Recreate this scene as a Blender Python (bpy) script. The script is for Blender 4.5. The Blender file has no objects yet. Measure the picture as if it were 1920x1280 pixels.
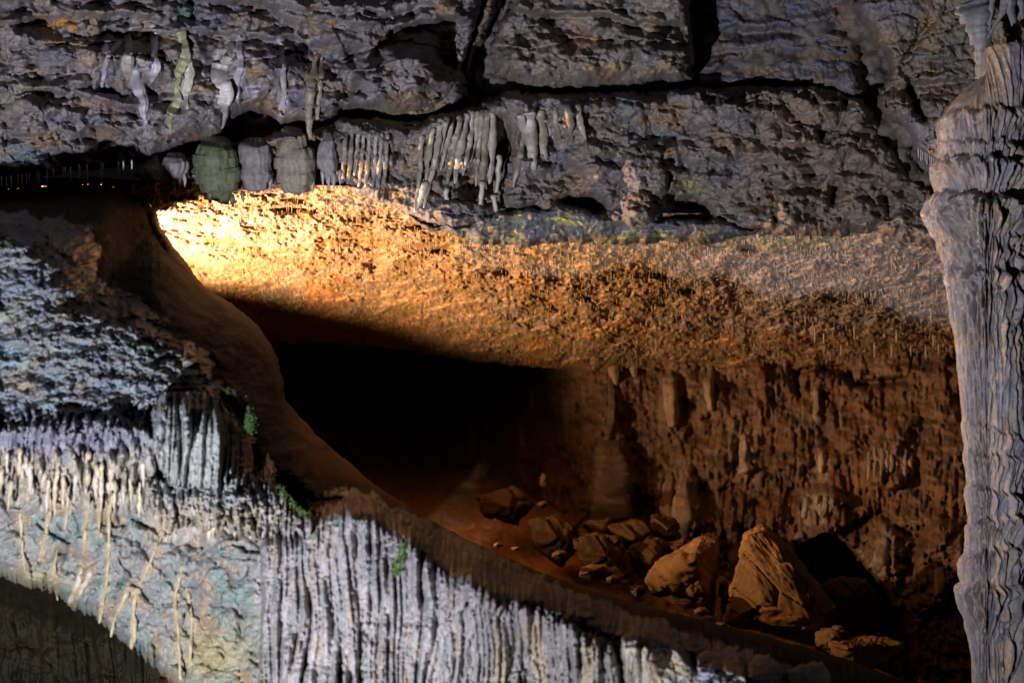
import bpy, math, random
import numpy as np
from mathutils import Vector

# ------------------------------------------------------------------ camera, world, lamps, exposure
scene = bpy.context.scene
C = scene.collection
LENS = 50.0
K = 36.0 / LENS / 1920.0            # metres per photo pixel at one metre
cd = bpy.data.cameras.new('camera'); cam = bpy.data.objects.new('camera', cd); C.objects.link(cam)
cd.lens = LENS; cd.sensor_width = 36; cd.clip_start = 0.1; cd.clip_end = 200
cam.location = (0, 0, 0); cam.rotation_euler = (math.radians(90), 0, 0)
cd.dof.use_dof = True; cd.dof.focus_distance = 9.2; cd.dof.aperture_fstop = 1.6
scene.camera = cam

w = bpy.data.worlds.new('World'); scene.world = w; w.use_nodes = True
bg = w.node_tree.nodes['Background']
bg.inputs[0].default_value = (0.55, 0.5, 0.5, 1); bg.inputs[1].default_value = 0.006

scene.view_settings.view_transform = 'Standard'; scene.view_settings.look = 'None'
scene.view_settings.gamma = 1; scene.view_settings.exposure = 0
scene.cycles.use_denoising = True
scene.cycles.max_bounces = 6; scene.cycles.diffuse_bounces = 1; scene.cycles.glossy_bounces = 2
scene.cycles.caustics_reflective = False; scene.cycles.caustics_refractive = False

def spot(name, loc, target, power, color, angle, blend, radius):
    l = bpy.data.lights.new(name, 'SPOT'); o = bpy.data.objects.new(name, l); C.objects.link(o)
    l.energy = power; l.color = color; l.spot_size = math.radians(angle); l.spot_blend = blend
    l.shadow_soft_size = radius
    o.location = loc
    o.rotation_euler = (Vector(target) - Vector(loc)).to_track_quat('-Z', 'Y').to_euler()
    return o
# the white floodlight that stands low before the flowstone, and the amber lamp behind it
spot('white_floodlight', (-2.4, 1.0, -2.15), (-1.6, 6.8, 0.2), 3300, (0.89, 0.88, 1.0), 98, 0.9, 0.06)
spot('amber_lamp', (-3.4, 9.7, -0.4), (-3.4+.80, 9.75, -0.4+.60), 1750, (1.0, 0.63, 0.37), 120, 0.5, 0.06)

# ------------------------------------------------------------------ noise
def _hash(ix, iy, seed):
    h = (ix.astype(np.int64) * 374761393 + iy.astype(np.int64) * 668265263 + seed * 974634777) & 0xFFFFFFFF
    h = ((h ^ (h >> 13)) * 1274126177) & 0xFFFFFFFF
    h = ((h ^ (h >> 16)) * 2246822519) & 0xFFFFFFFF
    return h ^ (h >> 15)
def rnd(ix, iy, seed): return (_hash(ix, iy, seed) & 0xFFFFFF) / float(0x1000000)
def perlin(x, y, seed=0):
    ix = np.floor(x); iy = np.floor(y); fx = x - ix; fy = y - iy
    sx = fx*fx*fx*(fx*(fx*6-15)+10); sy = fy*fy*fy*(fy*(fy*6-15)+10)
    def g(dx, dy):
        a = rnd(ix+dx, iy+dy, seed) * 2*math.pi
        return np.cos(a)*(fx-dx) + np.sin(a)*(fy-dy)
    a = g(0,0); b = g(1,0); c = g(0,1); d = g(1,1)
    return ((a + (b-a)*sx) + ((c + (d-c)*sx) - (a + (b-a)*sx))*sy) * 1.5
def fbm(x, y, seed=0, oct=4, gain=0.5):
    s = 0; a = 1; f = 1; n = 0
    for k in range(oct):
        s = s + a*perlin(x*f + k*17.3, y*f - k*9.1, seed+k); n += a; a *= gain; f *= 2.03
    return s/n*1.3
def worley(x, y, seed=0):
    ix = np.floor(x); iy = np.floor(y)
    f1 = np.full(x.shape, 9.0); f2 = np.full(x.shape, 9.0); idn = np.zeros(x.shape)
    for dx in (-1,0,1):
        for dy in (-1,0,1):
            jx = ix+dx; jy = iy+dy
            d = np.hypot(jx + rnd(jx,jy,seed) - x, jy + rnd(jx,jy,seed+77) - y)
            m = d < f1
            f2 = np.where(m, f1, np.minimum(f2, d)); idn = np.where(m, rnd(jx,jy,seed+5), idn); f1 = np.where(m, d, f1)
    return f1, f2, idn
def sig(x): return 1/(1+np.exp(-np.clip(x, -40, 40)))
def sstep(a, b, x):
    t = np.clip((x-a)/(b-a), 0, 1); return t*t*(3-2*t)
def ell(U, V, cx, cy, rx, ry, ang=0):
    c = math.cos(math.radians(ang)); s = math.sin(math.radians(ang))
    x = (U-cx)*c + (V-cy)*s; y = -(U-cx)*s + (V-cy)*c
    return (x/rx)**2 + (y/ry)**2
def gaus(U, V, cx, cy, rx, ry, ang=0): return np.exp(-ell(U, V, cx, cy, rx, ry, ang))
def polyd(U, V, pts):
    d = np.full(U.shape, 1e9)
    for (x0,y0),(x1,y1) in zip(pts[:-1], pts[1:]):
        dx = x1-x0; dy = y1-y0; t = np.clip(((U-x0)*dx + (V-y0)*dy)/(dx*dx+dy*dy+1e-9), 0, 1)
        d = np.minimum(d, np.hypot(U-x0-t*dx, V-y0-t*dy))
    return d
def sdf(U, V, poly):
    d = polyd(U, V, list(poly)+[poly[0]])
    ins = np.zeros(U.shape, bool); n = len(poly)
    for i in range(n):
        x0,y0 = poly[i]; x1,y1 = poly[(i+1)%n]
        if y0 == y1: continue
        c = (y0 > V) != (y1 > V)
        ins ^= c & (U < (x1-x0)*(V-y0)/(y1-y0) + x0)
    return np.where(ins, d, -d)
def lin(pts): # y(x) of an x-monotone polyline
    xs = [p[0] for p in pts]; ys = [p[1] for p in pts]
    return lambda x: np.interp(x, xs, ys)

# relief features (metres; positive goes away from the viewer)
def ledge(U, V, pts, A, L=40, w=3, lip=0.3):
    y = lin(pts)(U); s = V - y; x0 = pts[0][0]; x1 = pts[-1][0]
    f = sstep(x0-5, x0+35, U)*(1-sstep(x1-35, x1+5, U))
    return f*(A*sig(s/w)*np.exp(-np.maximum(s, 0)/L) - A*lip*np.exp(-((s+9)/9)**2))
def groove(U, V, pts, w, A): return A*np.exp(-(polyd(U, V, pts)/w)**2)
def dome(U, V, cx, cy, rx, ry, h, ang=0): return -h*np.sqrt(np.maximum(0, 1-ell(U, V, cx, cy, rx, ry, ang)))
def rock(U, V, seed, s, amp, crack=0.5):
    wx = U + fbm(U/60, V/60, seed+1, 3)*22; wy = V + fbm(U/60, V/60, seed+2, 3)*22
    f1, f2, i1 = worley(wx/s, wy/s*1.35, seed+3)
    g1, g2, i2 = worley(wx/s*2.3, wy/s*3.0, seed+4)
    h1, h2, _ = worley(wx/s*5.1, wy/s*6.0, seed+8)
    d = -amp*0.9*(0.6-f1*f1) - amp*(i1-0.5)*0.9 - amp*0.42*(0.5-g1*g1) - amp*0.25*(i2-.5) - amp*0.17*(0.5-h1*h1)
    d = d + crack*amp*np.exp(-((f2-f1)/0.07)**2)*(fbm(U/90, V/90, seed+6, 2) > -0.1) + crack*amp*0.4*np.exp(-((g2-g1)/0.09)**2)
    return d + amp*0.45*fbm(U/14, V/14, seed+9, 4, 0.6) + amp*0.8*fbm(U/120, V/90, seed+10, 3)
def strata(U, V, seed, th, amp, tilt=0.0):
    s = V + tilt*U + fbm(U/170, V/90, seed, 4)*46 + fbm(U/30, V/24, seed+1, 3)*5
    s = s + fbm(U/260, V*0+3, seed+7, 2)*20
    k = np.floor(s/th); f = s/th - k
    lv = rnd(k, np.floor(U/90+rnd(k,k*0,seed+3)*7+fbm(U/50,V/50,seed+4,2)*.4), seed+2)
    return -amp*(lv*1.2 + .8*(f-.5)) + amp*1.1*np.exp(-(f/.12)**2) 
def flutes(U, V, seed, wid, amp, ln=9.0, slant=0.0):
    uu = U + slant*V + perlin(U/120, V/220, seed)*wid*0.9 + perlin(U/40, V/70, seed+8)*wid*.10
    a = np.abs(perlin(uu/wid, V/(wid*ln), seed+3)); b = np.abs(perlin(uu/wid*2.3+5, V/(wid*ln*.6), seed+4))
    e = np.abs(perlin(uu/wid*4.7+2, V/(wid*ln*.5), seed+6))
    return -amp*(np.minimum(a*1.5, 1)**0.8 + 0.5*b + .13*e) + amp*0.12*fbm(U/6, V/11, seed+5, 3)

def mixc(c, col, m):
    m = np.clip(m, 0, 1)[..., None]; return c*(1-m) + np.array(col)*m
def flat(U, col): return np.ones(U.shape+(3,))*np.array(col)
def rockcol(U, V, seed, base, var=0.35):
    c = flat(U, base)*(1 + var*fbm(U/45, V/45, seed, 5, .6))[..., None]
    c = mixc(c, np.array(base)*[1.35, 1.02, 0.62], sstep(.0, .45, fbm(U/80, V/60, seed+20, 4))*0.8)
    c = mixc(c, np.array(base)*[0.72, 0.82, 1.08], sstep(.0, .45, fbm(U/80, V/70, seed+30, 4))*0.8)
    return np.clip(c*(1+0.25*fbm(U/7, V/7, seed+40, 3, .6))[..., None], 0.004, 0.9)

# ------------------------------------------------------------------ materials
def material(name, rough=(0.45, 0.8), bump=0.4, scale=40, spec=0.4, dist=0.02, wet=0.0):
    m = bpy.data.materials.new(name); m.use_nodes = True
    nt = m.node_tree; N = nt.nodes; L = nt.links; b = N['Principled BSDF']
    at = N.new('ShaderNodeAttribute'); at.attribute_name = 'Col'
    tc = N.new('ShaderNodeNewGeometry')
    n1 = N.new('ShaderNodeTexNoise'); n1.inputs['Scale'].default_value = scale; n1.inputs['Detail'].default_value = 9; n1.inputs['Roughness'].default_value = .68
    n2 = N.new('ShaderNodeTexNoise'); n2.inputs['Scale'].default_value = scale*0.22; n2.inputs['Detail'].default_value = 6
    for n in (n1, n2): L.new(tc.outputs['Position'], n.inputs['Vector'])
    mr = N.new('ShaderNodeMapRange'); mr.inputs[1].default_value = .3; mr.inputs[2].default_value = .7; mr.inputs[3].default_value = .72; mr.inputs[4].default_value = 1.25
    L.new(n1.outputs[0], mr.inputs[0])
    mx = N.new('ShaderNodeVectorMath'); mx.operation = 'SCALE'
    L.new(at.outputs['Color'], mx.inputs[0]); L.new(mr.outputs[0], mx.inputs['Scale'])
    L.new(mx.outputs[0], b.inputs['Base Color'])
    rr = N.new('ShaderNodeMapRange'); rr.inputs[1].default_value = .35; rr.inputs[2].default_value = .65; rr.inputs[3].default_value = rough[0]; rr.inputs[4].default_value = rough[1]
    L.new(n2.outputs[0], rr.inputs[0]); L.new(rr.outputs[0], b.inputs['Roughness'])
    b.inputs['Specular IOR Level'].default_value = spec
    if wet: b.inputs['Coat Weight'].default_value = wet; b.inputs['Coat Roughness'].default_value = .22
    bp = N.new('ShaderNodeBump'); bp.inputs['Strength'].default_value = bump; bp.inputs['Distance'].default_value = dist
    L.new(n1.outputs[0], bp.inputs['Height']); L.new(bp.outputs[0], b.inputs['Normal'])
    if wet: L.new(bp.outputs[0], b.inputs['Coat Normal'])
    return m
M_ROCK = material('weathered_limestone', (.5, .85), .5, 28, .35, .03)
M_FLOW = material('wet_flowstone', (.32, .65), .5, 34, .45, .03, .22)
M_DUST = material('dusty_flowstone', (.75, .95), .4, 30, .12, .02)
M_DRIP = material('calcite_drip', (.35, .65), .35, 45, .5, .015, .2)
M_WARM = material('ochre_limestone', (.35, .7), .7, 26, .5, .035, .15)
M_SOIL = material('cave_clay', (.7, .95), .6, 20, .2, .03)
M_MOSS = material('moss', (.6, .9), .2, 60, .2, .01)

# ------------------------------------------------------------------ mesh helpers
def link_mesh(name, verts, quads, cols, mat, parent=None, tris=None, smooth=True):
    verts = np.asarray(verts, np.float64)
    if parent is None:
        o0 = np.array([(verts[:,0].min()+verts[:,0].max())/2, (verts[:,1].min()+verts[:,1].max())/2, verts[:,2].min()])
    else:
        o0 = np.array(parent.location)
    me = bpy.data.meshes.new(name)
    nq = len(quads); nt = 0 if tris is None else len(tris)
    me.vertices.add(len(verts)); me.vertices.foreach_set('co', (verts-o0).astype(np.float32).ravel())
    me.loops.add(nq*4 + nt*3); me.polygons.add(nq+nt)
    idx = np.asarray(quads, np.int32).ravel(); st = np.arange(nq)*4
    if nt:
        idx = np.concatenate([idx, np.asarray(tris, np.int32).ravel()]); st = np.concatenate([st, nq*4+np.arange(nt)*3])
    me.loops.foreach_set('vertex_index', idx.astype(np.int32)); me.polygons.foreach_set('loop_start', st.astype(np.int32))
    me.update(calc_edges=True); me.validate()
    if smooth: me.polygons.foreach_set('use_smooth', np.ones(len(me.polygons), bool))
    a = me.color_attributes.new('Col', 'FLOAT_COLOR', 'POINT')
    rgba = np.ones((len(verts), 4), np.float32); rgba[:, :3] = cols
    a.data.foreach_set('color', rgba.ravel())
    me.materials.append(mat)
    o = bpy.data.objects.new(name, me); C.objects.link(o)
    if parent is None: o.location = o0
    else: o.parent = parent
    return o
def tag(o, label=None, cat=None, group=None, kind=None):
    if label: o['label'] = label
    if cat: o['category'] = cat
    if group: o['group'] = group
    if kind: o['kind'] = kind
    return o
def world(u, v, Y):
    u = np.asarray(u, float); v = np.asarray(v, float); Y = np.asarray(Y, float)
    return np.stack([(u-960)*K*Y, Y, (640-v)*K*Y], -1)

class Sheet:      # depth look-up of a built surface
    def __init__(s, u0, v0, st, D): s.u0, s.v0, s.st, s.D = u0, v0, st, D
    def __call__(s, u, v):
        x = np.clip((np.asarray(u, float)-s.u0)/s.st, 0, s.D.shape[1]-1.001); y = np.clip((np.asarray(v, float)-s.v0)/s.st, 0, s.D.shape[0]-1.001)
        i = x.astype(int); j = y.astype(int); fx = x-i; fy = y-j; D = s.D
        return (D[j,i]*(1-fx)+D[j,i+1]*fx)*(1-fy) + (D[j+1,i]*(1-fx)+D[j+1,i+1]*fx)*fy

def slab(name, poly, base, mat, detail, color, R=40, T=0.5, step=2.0, warp=9, warps=34, seed=1, parent=None, pw=2.0, rag=None):
    """A rock body: rounded front inside a traced outline, rolling back into the cave by T metres at its rim."""
    us = [p[0] for p in poly]; vs = [p[1] for p in poly]
    u0 = max(min(us), -180)-step*2; u1 = min(max(us), 2100)+step*2; v0 = max(min(vs), -130)-step*2; v1 = min(max(vs), 1410)+step*2
    U, V = np.meshgrid(np.arange(u0, u1, step), np.arange(v0, v1, step))
    WU = U + fbm(U/warps, V/warps, seed+500, 4, .55)*warp; WV = V + fbm(U/warps, V/warps, seed+600, 4, .55)*warp
    if rag: WV = WV + rag[0]*(np.abs(perlin(U/rag[1], V/300, seed+700))+.5*np.abs(perlin(U/rag[1]*2.3, V/200, seed+701)))*(rag[2](U, V) if callable(rag[2]) else sstep(rag[2]-30, rag[2], V))
    sd = sdf(WU, WV, poly)
    x = np.clip(sd/R, 0, 1)
    D = base(U, V) + T*(1-(1-(1-x)**pw)**(1/pw)) + detail(U, V)*np.clip(sd/(R*.5), 0.25, 1)
    D = np.where(sd < 0, D + 0.25*T + np.clip(-sd/step, 0, 3)*T*.3, D)
    keep = sd > -step*2.2
    f = keep[:-1,:-1] & keep[1:,:-1] & keep[:-1,1:] & keep[1:,1:]
    n = U.shape[1]; ids = np.arange(U.size).reshape(U.shape)
    q = np.stack([ids[:-1,:-1], ids[1:,:-1], ids[1:,1:], ids[:-1,1:]], -1)[f]
    used = np.unique(q); remap = np.zeros(U.size, np.int64); remap[used] = np.arange(len(used))
    P = world(U, V, D).reshape(-1, 3)[used]; c = color(U, V).reshape(-1, 3)[used]
    o = link_mesh(name, P, remap[q], c, mat, parent)
    return o, Sheet(u0, v0, step, D)

def tube(name, pts, radii, depth, mat, col, seed=0, flatn=0.8, sides=12, off=0.0, lump=0.18, flute=0.12, parent=None, sub=3.0, colvar=.3, embed=0.3, ls=9.0, rough=.10):
    """A drip formation along a traced centre line: pts in photo pixels on a surface, radii in pixels."""
    pts = np.array(pts, float); radii = np.array(radii, float)
    seg = np.hypot(*np.diff(pts, axis=0).T); s = np.concatenate([[0], np.cumsum(seg)])
    n = max(6, int(s[-1]/sub)); t = np.linspace(0, s[-1], n)
    pu = np.interp(t, s, pts[:,0]); pv = np.interp(t, s, pts[:,1]); r = np.interp(t, s, radii)
    ker = np.array([1,2,3,2,1])/9.0
    if n > 8:
        for a in (pu, pv):
            a[2:-2] = np.convolve(a, ker, 'valid')
    pu = pu + perlin(t/16+seed*3.7, t*0+seed, seed)*np.minimum(2.2, r*.5)
    r = r*(1 + lump*perlin(t/ls+seed, t*0+.5, seed+3)*1.6)
    r = np.maximum(r, .35); r[0] *= .55; r[-1] *= .35
    if callable(depth):
        Y = np.array(depth(pu, pv), float) + 0*pu
        Y = np.minimum.accumulate(np.convolve(np.pad(Y, 4, 'edge'), np.ones(9)/9, 'valid')[::-1])[::-1] if False else np.convolve(np.pad(Y, 4, 'edge'), np.ones(9)/9, 'valid')
    else: Y = np.full(n, float(depth))
    r[:max(2,n//6)] *= np.linspace(1.25, 1.0, max(2,n//6))
    Y = Y + off - r*K*Y*flatn*embed
    Y = Y + r.mean()*K*Y*1.6*np.clip(1-np.arange(n)/max(2.,n/6.), 0, 1)
    th = np.linspace(0, 2*math.pi, sides, endpoint=False) + math.pi/2
    T2, TH = np.meshgrid(t, th, indexing='ij')
    AR = r.mean()*TH
    Rr = r[:,None]*(1 + flute*np.cos(TH*4+seed+T2*.02) + flute*.9*perlin(np.cos(TH)*1.7+seed, T2/60+np.sin(TH), seed+9) + rough*fbm(AR/7+seed, T2/45+seed, seed+11, 4) + rough*np.abs(perlin(AR/7, T2/45, seed+15)))
    tang = np.gradient(pu)/np.maximum(np.hypot(np.gradient(pu), np.gradient(pv)), 1e-6)
    uu = pu[:,None] + Rr*np.cos(TH); vv = pv[:,None] - Rr*np.cos(TH)*tang[:,None]*.9
    vv[0] += r[0]*.0
    YY = Y[:,None] + Rr*np.sin(TH)*K*Y[:,None]*flatn
    P = world(uu, vv, YY).reshape(-1, 3)
    ids = np.arange(n*sides).reshape(n, sides); nx = np.roll(ids, -1, 1)
    q = np.stack([ids[:-1], ids[1:], nx[1:], nx[:-1]], -1).reshape(-1, 4)
    c0 = world(pu[0], pv[0]-.3, Y[0]); c1 = world(pu[-1], pv[-1]+r[-1]*.8, Y[-1])
    P = np.vstack([P, c0, c1]); a = n*sides
    tr = np.concatenate([np.stack([np.full(sides, a), ids[0], nx[0]], -1), np.stack([np.full(sides, a+1), nx[-1], ids[-1]], -1)])
    c = flat(T2, col)*(1 + colvar*fbm(T2/30+seed, AR/6+seed, seed+2, 5, .7))[..., None]
    c = np.vstack([c.reshape(-1, 3), c[0,0], c[-1,0]])
    return link_mesh(name, P, q, np.clip(c, .005, .9), mat, parent, tr)

rng = random.Random(11)

# ================================================================== SETTING
# dark bedrock behind the broken ledges of the upper wall
yb = lin([(-300,290), (250,290), (420,300), (900,330), (1500,350), (2200,350)])
U, V = np.meshgrid(np.arange(-250, 2180, 6.0), np.arange(-190, 400, 6.0))
V = np.minimum(V, yb(U))
D = 9.75 + rock(U, V, 900, 60, .12)
ids = np.arange(U.size).reshape(U.shape)
q = np.stack([ids[:-1,:-1], ids[1:,:-1], ids[1:,1:], ids[:-1,1:]], -1).reshape(-1, 4)
o = link_mesh('cave_wall', world(U, V, D).reshape(-1,3), q, rockcol(U, V, 910, (.12,.10,.085)).reshape(-1,3), M_ROCK)
tag(o, 'dark bedrock showing black in the slots between the upper rock ledges', 'rock wall', kind='structure')

# chamber ceiling, a plane that falls towards the back
vf = lin([(-300,325), (200,335), (300,340), (700,350), (800,370), (1000,400), (1400,400), (2100,420)])
vb = lin([(-300,640), (300,640), (500,635), (700,640), (900,672), (1100,688), (1400,684), (1700,676), (2100,670)])
Yf = lin([(-300,9.1), (300,9.1), (900,9.3), (1400,9.7), (2100,9.9)])
Yk = lin([(-300,13.6), (700,13.8), (1300,13.8), (2100,12.9)])
def ceil_depth(U, V):
    t = (V-vf(U))/(vb(U)-vf(U)); t = np.clip(t, -.15, 1.1)
    return 1/((1-t)/Yf(U) + t/Yk(U))
st = 2.2
U, V = np.meshgrid(np.arange(-200, 2080, st), np.linspace(0, 1, 170))
TT = V; V = vf(U)+(vb(U)+6-vf(U))*V
V = V + sstep(.75, 1, TT)*(7*fbm(U/45, TT*0+1, 46, 4)+5*np.abs(perlin(U/5, TT*0+2, 47)))
D0 = ceil_depth(U, V)
f1, f2, fi = worley(U/11+fbm(U/40,V/40,31,2)*.6, V/6, 32); g1, g2, gi = worley(U/24, V/11, 33)
relief = .14*fbm(U/90, V/32, 34, 4, .6) + .014*(f1*f1-.4) + .014*(g1*g1-.4) + .055*fbm(U/8, V/4, 36, 4, .7) + .05*fbm(U/28,V/10,38,3)
pits = np.zeros(U.shape)
for (px_, py_, rx_, ry_) in [(545,392,34,7),(565,378,22,6),(700,497,14,7),(900,405,30,8),(1148,590,11,9),(950,510,16,6),(1290,545,14,5),(1100,560,18,5),(790,425,26,5),(1350,600,20,5),(1000,455,30,5),(1230,515,26,6),(1405,465,20,8),(830,470,20,5)]:
    pits += gaus(U+fbm(U/15,V/15,35,2)*8, V, px_, py_, rx_, ry_)
# displace mostly straight up and down: shift v along the plane's normal
D = D0 + relief*.9 + pits*.22
ids = np.arange(U.size).reshape(U.shape)
q = np.stack([ids[:-1,:-1], ids[1:,:-1], ids[1:,1:], ids[:-1,1:]], -1).reshape(-1, 4)
c = rockcol(U, V, 40, (.47,.28,.13), .35)
c = mixc(c, (.62,.50,.40), gaus(U,V,420,420,260,70)*.7)  # peach glow of the lamp's hotspot put into the ceiling colour
c = mixc(c, (.30,.20,.045), sstep(.1,.5, fbm(U/80, V/22, 41, 4))*.75)
c = mixc(c, (.46,.36,.30), sstep(1150,1500,U)*.85*sstep(640,600,V+.0*U))
c = mixc(c, (.14,.10,.065), sstep(.22,.5, fbm(U/16, V/7, 42, 3))*.45)
c = mixc(c, (.11,.115,.13), sstep(.18,.45, fbm(U/34, V/13, 44, 4))*.7*sstep(1300,1550,U))
c = mixc(c, (.34,.34,.08), gaus(U,V,1150,448,190,14)*.6*sstep(-.1,.3,fbm(U/30,V/12,43,3)))
c = mixc(c, (.36,.31,.10), gaus(U,V,1500,455,130,16)*.6)
c = mixc(c, (.02,.015,.01), np.clip(pits,0,1)*.35*sstep(-.3,.3,fbm(U/9,V/6,48,3)))
o = link_mesh('cave_ceiling', world(U, V, D).reshape(-1,3), q, c.reshape(-1,3), M_WARM)
tag(o, 'rough ochre chamber ceiling sloping down to the back wall, lit amber', 'cave ceiling', kind='structure')
ceil_sheet = lambda u, v: ceil_depth(np.asarray(u, float), np.asarray(v, float))

stg = [([(1134,812),(1138,835),(1145,880),(1140,930),(1150,975)],[5,17,26,33,40],(.34,.22,.13),'stout brown stalagmite mass in the middle of the back wall'),
 ([(1142,700),(1148,740),(1146,790),(1140,815)],[3,6,8,4],(.28,.18,.11),'brown drip column above the stout stalagmite'),
 ([(1284,880),(1282,900),(1278,935),(1282,975),(1284,1010)],[6,6,16,20,16],(.46,.33,.21),'smooth bottle-shaped stalagmite with a round pale head'),
 ([(1258,878),(1254,910),(1250,950),(1256,975)],[3,9,14,10],(.40,.28,.17),'slender pointed stalagmite leaning on the bottle-shaped one'),
 ([(1394,810),(1396,840),(1394,866),(1402,885)],[4,9,7,15],(.46,.35,.25),'pale knotted drip with a bulb at its foot'),
 ([(1540,846),(1543,866),(1540,888)],[3,8,4],(.50,.38,.27),'small bright cream drip right of the knotted one'),
 ([(1514,930),(1512,950),(1510,972)],[5,7,8],(.46,.38,.33),'left prong of the pale forked drip'),
 ([(1536,928),(1533,944)],[4,5],(.50,.42,.36),'middle prong of the pale forked drip'),
 ([(1549,928),(1546,955),(1540,968)],[4,5,8],(.48,.40,.34),'right prong of the pale forked drip'),
 ([(1499,994),(1500,1008),(1501,1026)],[5,9,10],(.52,.40,.29),'small bright stump behind the big boulder'),
 ([(1662,1000),(1656,1035),(1648,1070)],[4,12,16],(.36,.28,.21),'grey pointed stalagmite above the cave shadow'),
 ([(1616,1030),(1614,1055)],[4,8],(.40,.30,.22),'small pale stub left of the grey pointed stalagmite'),
 ([(1760,1062),(1762,1090),(1760,1118)],[8,9,6],(.40,.24,.07),'ochre drip low on the wall beside the column'),
 ([(1000,722),(998,760),(990,782)],[5,8,4],(.30,.20,.12),'dim brown drip high on the left of the wall'),
 ([(978,796),(980,838)],[7,5],(.28,.19,.11),'dim brown drip below and left of its neighbour'),
 ([(1530,728),(1531,775)],[4,5],(.44,.32,.22),'straight narrow drip under the ceiling edge'),
 ([(1256,705),(1258,750),(1262,800)],[11,12,9],(.36,.24,.14),'broad tan drip streak below the ceiling edge'),
 ([(1335,685),(1328,720),(1334,770)],[4,8,6],(.34,.23,.14),'thin brown drip streak below the ceiling edge'),
 ([(1150,668),(1152,695),(1156,722)],[9,10,3],(.36,.24,.13),'brown pointed drip at the ceiling edge, first of a pair'),
 ([(1188,672),(1190,708)],[10,3],(.36,.24,.13),'brown pointed drip at the ceiling edge, second of a pair')]
# back wall of the chamber
def back_depth(U, V):
    t = np.clip((V-670)/(1280-670), 0, 1.2)
    top = np.interp(U, [-100, 700, 1200, 1500, 1800, 2100], [14.2, 14.1, 13.9, 13.6, 12.9, 12.6]) + 5*sstep(1130, 760, U)
    bot = np.interp(U, [-100, 700, 1000, 1200, 1450, 1600, 1720, 1800, 2100], [13.4, 13.2, 12.9, 12.3, 11.6, 11.1, 10.4, 10.0, 9.6])
    return top + (bot-top)*t
U, V = np.meshgrid(np.arange(-100, 2120, 2.4), np.arange(625, 1330, 2.2))
D = back_depth(U, V)
fl = flutes(U, V, 60, 26, .06, 6.0) + .5*flutes(U, V, 63, 9, .045, 7.0)
bands = sum(ledge(U+fbm(U/50,V/50,61,2)*20, V+fbm(U/40,V/40,62,3)*16, [(600,b),(1300,b+6),(2100,b+4)], A, 22, 4, .5) for b, A in ((715,.10),(742,.08),(775,.09),(803,.06),(838,.08),(866,.14),(905,.09),(945,.09),(985,.10),(1050,.08)))
f1, f2, fi = worley(U/17+fbm(U/30,V/30,64,2)*.8, V/21, 65)
D = D + fl*(.55+.5*sstep(800,950,V)) + bands*.35 + .014*(f1*f1-.4)*sstep(760,1000,V) + .035*fbm(U/8, V/18, 66, 5, .6) + .16*fbm(U/70, V/60, 77, 4) + rock(U, V, 67, 60, .10)*sstep(900,1100,V)
for (cx,cy,rx,ry,h) in [(1150,900,45,95,.22),(1140,760,26,70,.08),(1255,760,16,70,.06),(1320,740,14,60,.05),(1530,740,8,40,.05),(1665,870,45,50,.2),(1540,960,50,55,.2),(1660,1050,40,70,.25),(1770,1060,60,90,.3),(1290,940,25,70,.2),(1075,720,14,50,.05),(1000,760,12,50,.05)]:
    D = D + dome(U+fbm(U/20,V/20,68,2)*8, V, cx, cy, rx, ry, h)
for pts, w_, A in [([(1195,820),(1200,860),(1195,960)],13,.1),([(1590,700),(1600,720),(1700,712)],7,.25),([(1500,700),(1520,690),(1580,690)],5,.2),([(1580,1000),(1650,960),(1700,1000)],8,.15),([(1490,700),(1500,740)],6,.12)]:
    D = D + groove(U+fbm(U/18,V/18,69,2)*10, V, pts, w_, A)
hol = sdf(U+fbm(U/40,V/40,75,4)*14, V+fbm(U/40,V/40,76,4)*14, [(1488,1022),(1520,1008),(1556,1004),(1592,1018),(1640,1075),(1700,1150),(1722,1200),(1730,1320),(1540,1320),(1530,1150)])
D = D + 1.7*sstep(-4, 16, hol)
ids = np.arange(U.size).reshape(U.shape)
q = np.stack([ids[:-1,:-1], ids[1:,:-1], ids[1:,1:], ids[:-1,1:]], -1).reshape(-1, 4)
c = rockcol(U, V, 70, (.135,.064,.026), .5)
c = mixc(c, (.25,.17,.11), sstep(.15,.5, fbm(U/16, V/110, 71, 4))*.75*sstep(1000,800,V))
c = mixc(c, (.035,.022,.015), sstep(.05,.45, fbm(U/40, V/26, 72, 4))*.8)
c = mixc(c, (.36,.27,.2), np.clip(gaus(U,V,1665,862,34,34)+gaus(U,V,1530,945,30,28)+gaus(U,V,1255,740,14,60)*.4+gaus(U,V,1140,850,22,70)*.3+gaus(U,V,1640,695,30,10),0,1)*sstep(-.3,.25,fbm(U/8,V/40,73,3))*.8)
c = mixc(c, (.2,.11,.025), sstep(.1,.5, fbm(U/50, V/50, 74, 4))*.6*sstep(850,1000,V))
c = mixc(c, (.15,.062,.02), sstep(.0,.45, fbm(U/90, V/70, 78, 4))*.7)
c = mixc(c, (.26,.17,.10), sstep(.12,.42, fbm(U/7, V/120, 79, 4))*.5)
for p, r, dc, lab in stg[2:]: c = mixc(c, np.array(dc)*.8, np.exp(-(polyd(U+fbm(U/9,V/25,57,3)*9, V, [(x, y+6) for x, y in p])/(max(r)*1.5))**2)*.8*sstep(-.5,.2,fbm(U/7,V/24,58,3)))
o = link_mesh('back_wall', world(U, V, D).reshape(-1,3), q, np.clip(c,.006,.9).reshape(-1,3), M_WARM)
tag(o, 'banded brown flowstone back wall of the chamber behind the boulders', 'cave wall', kind='structure')
back_sheet = Sheet(-100, 625, 2.4, D[:, :]); 
back_sheet = (lambda s: (lambda u, v: s(u, 625+(np.asarray(v, float)-625)*2.4/2.2)))(back_sheet)

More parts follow.
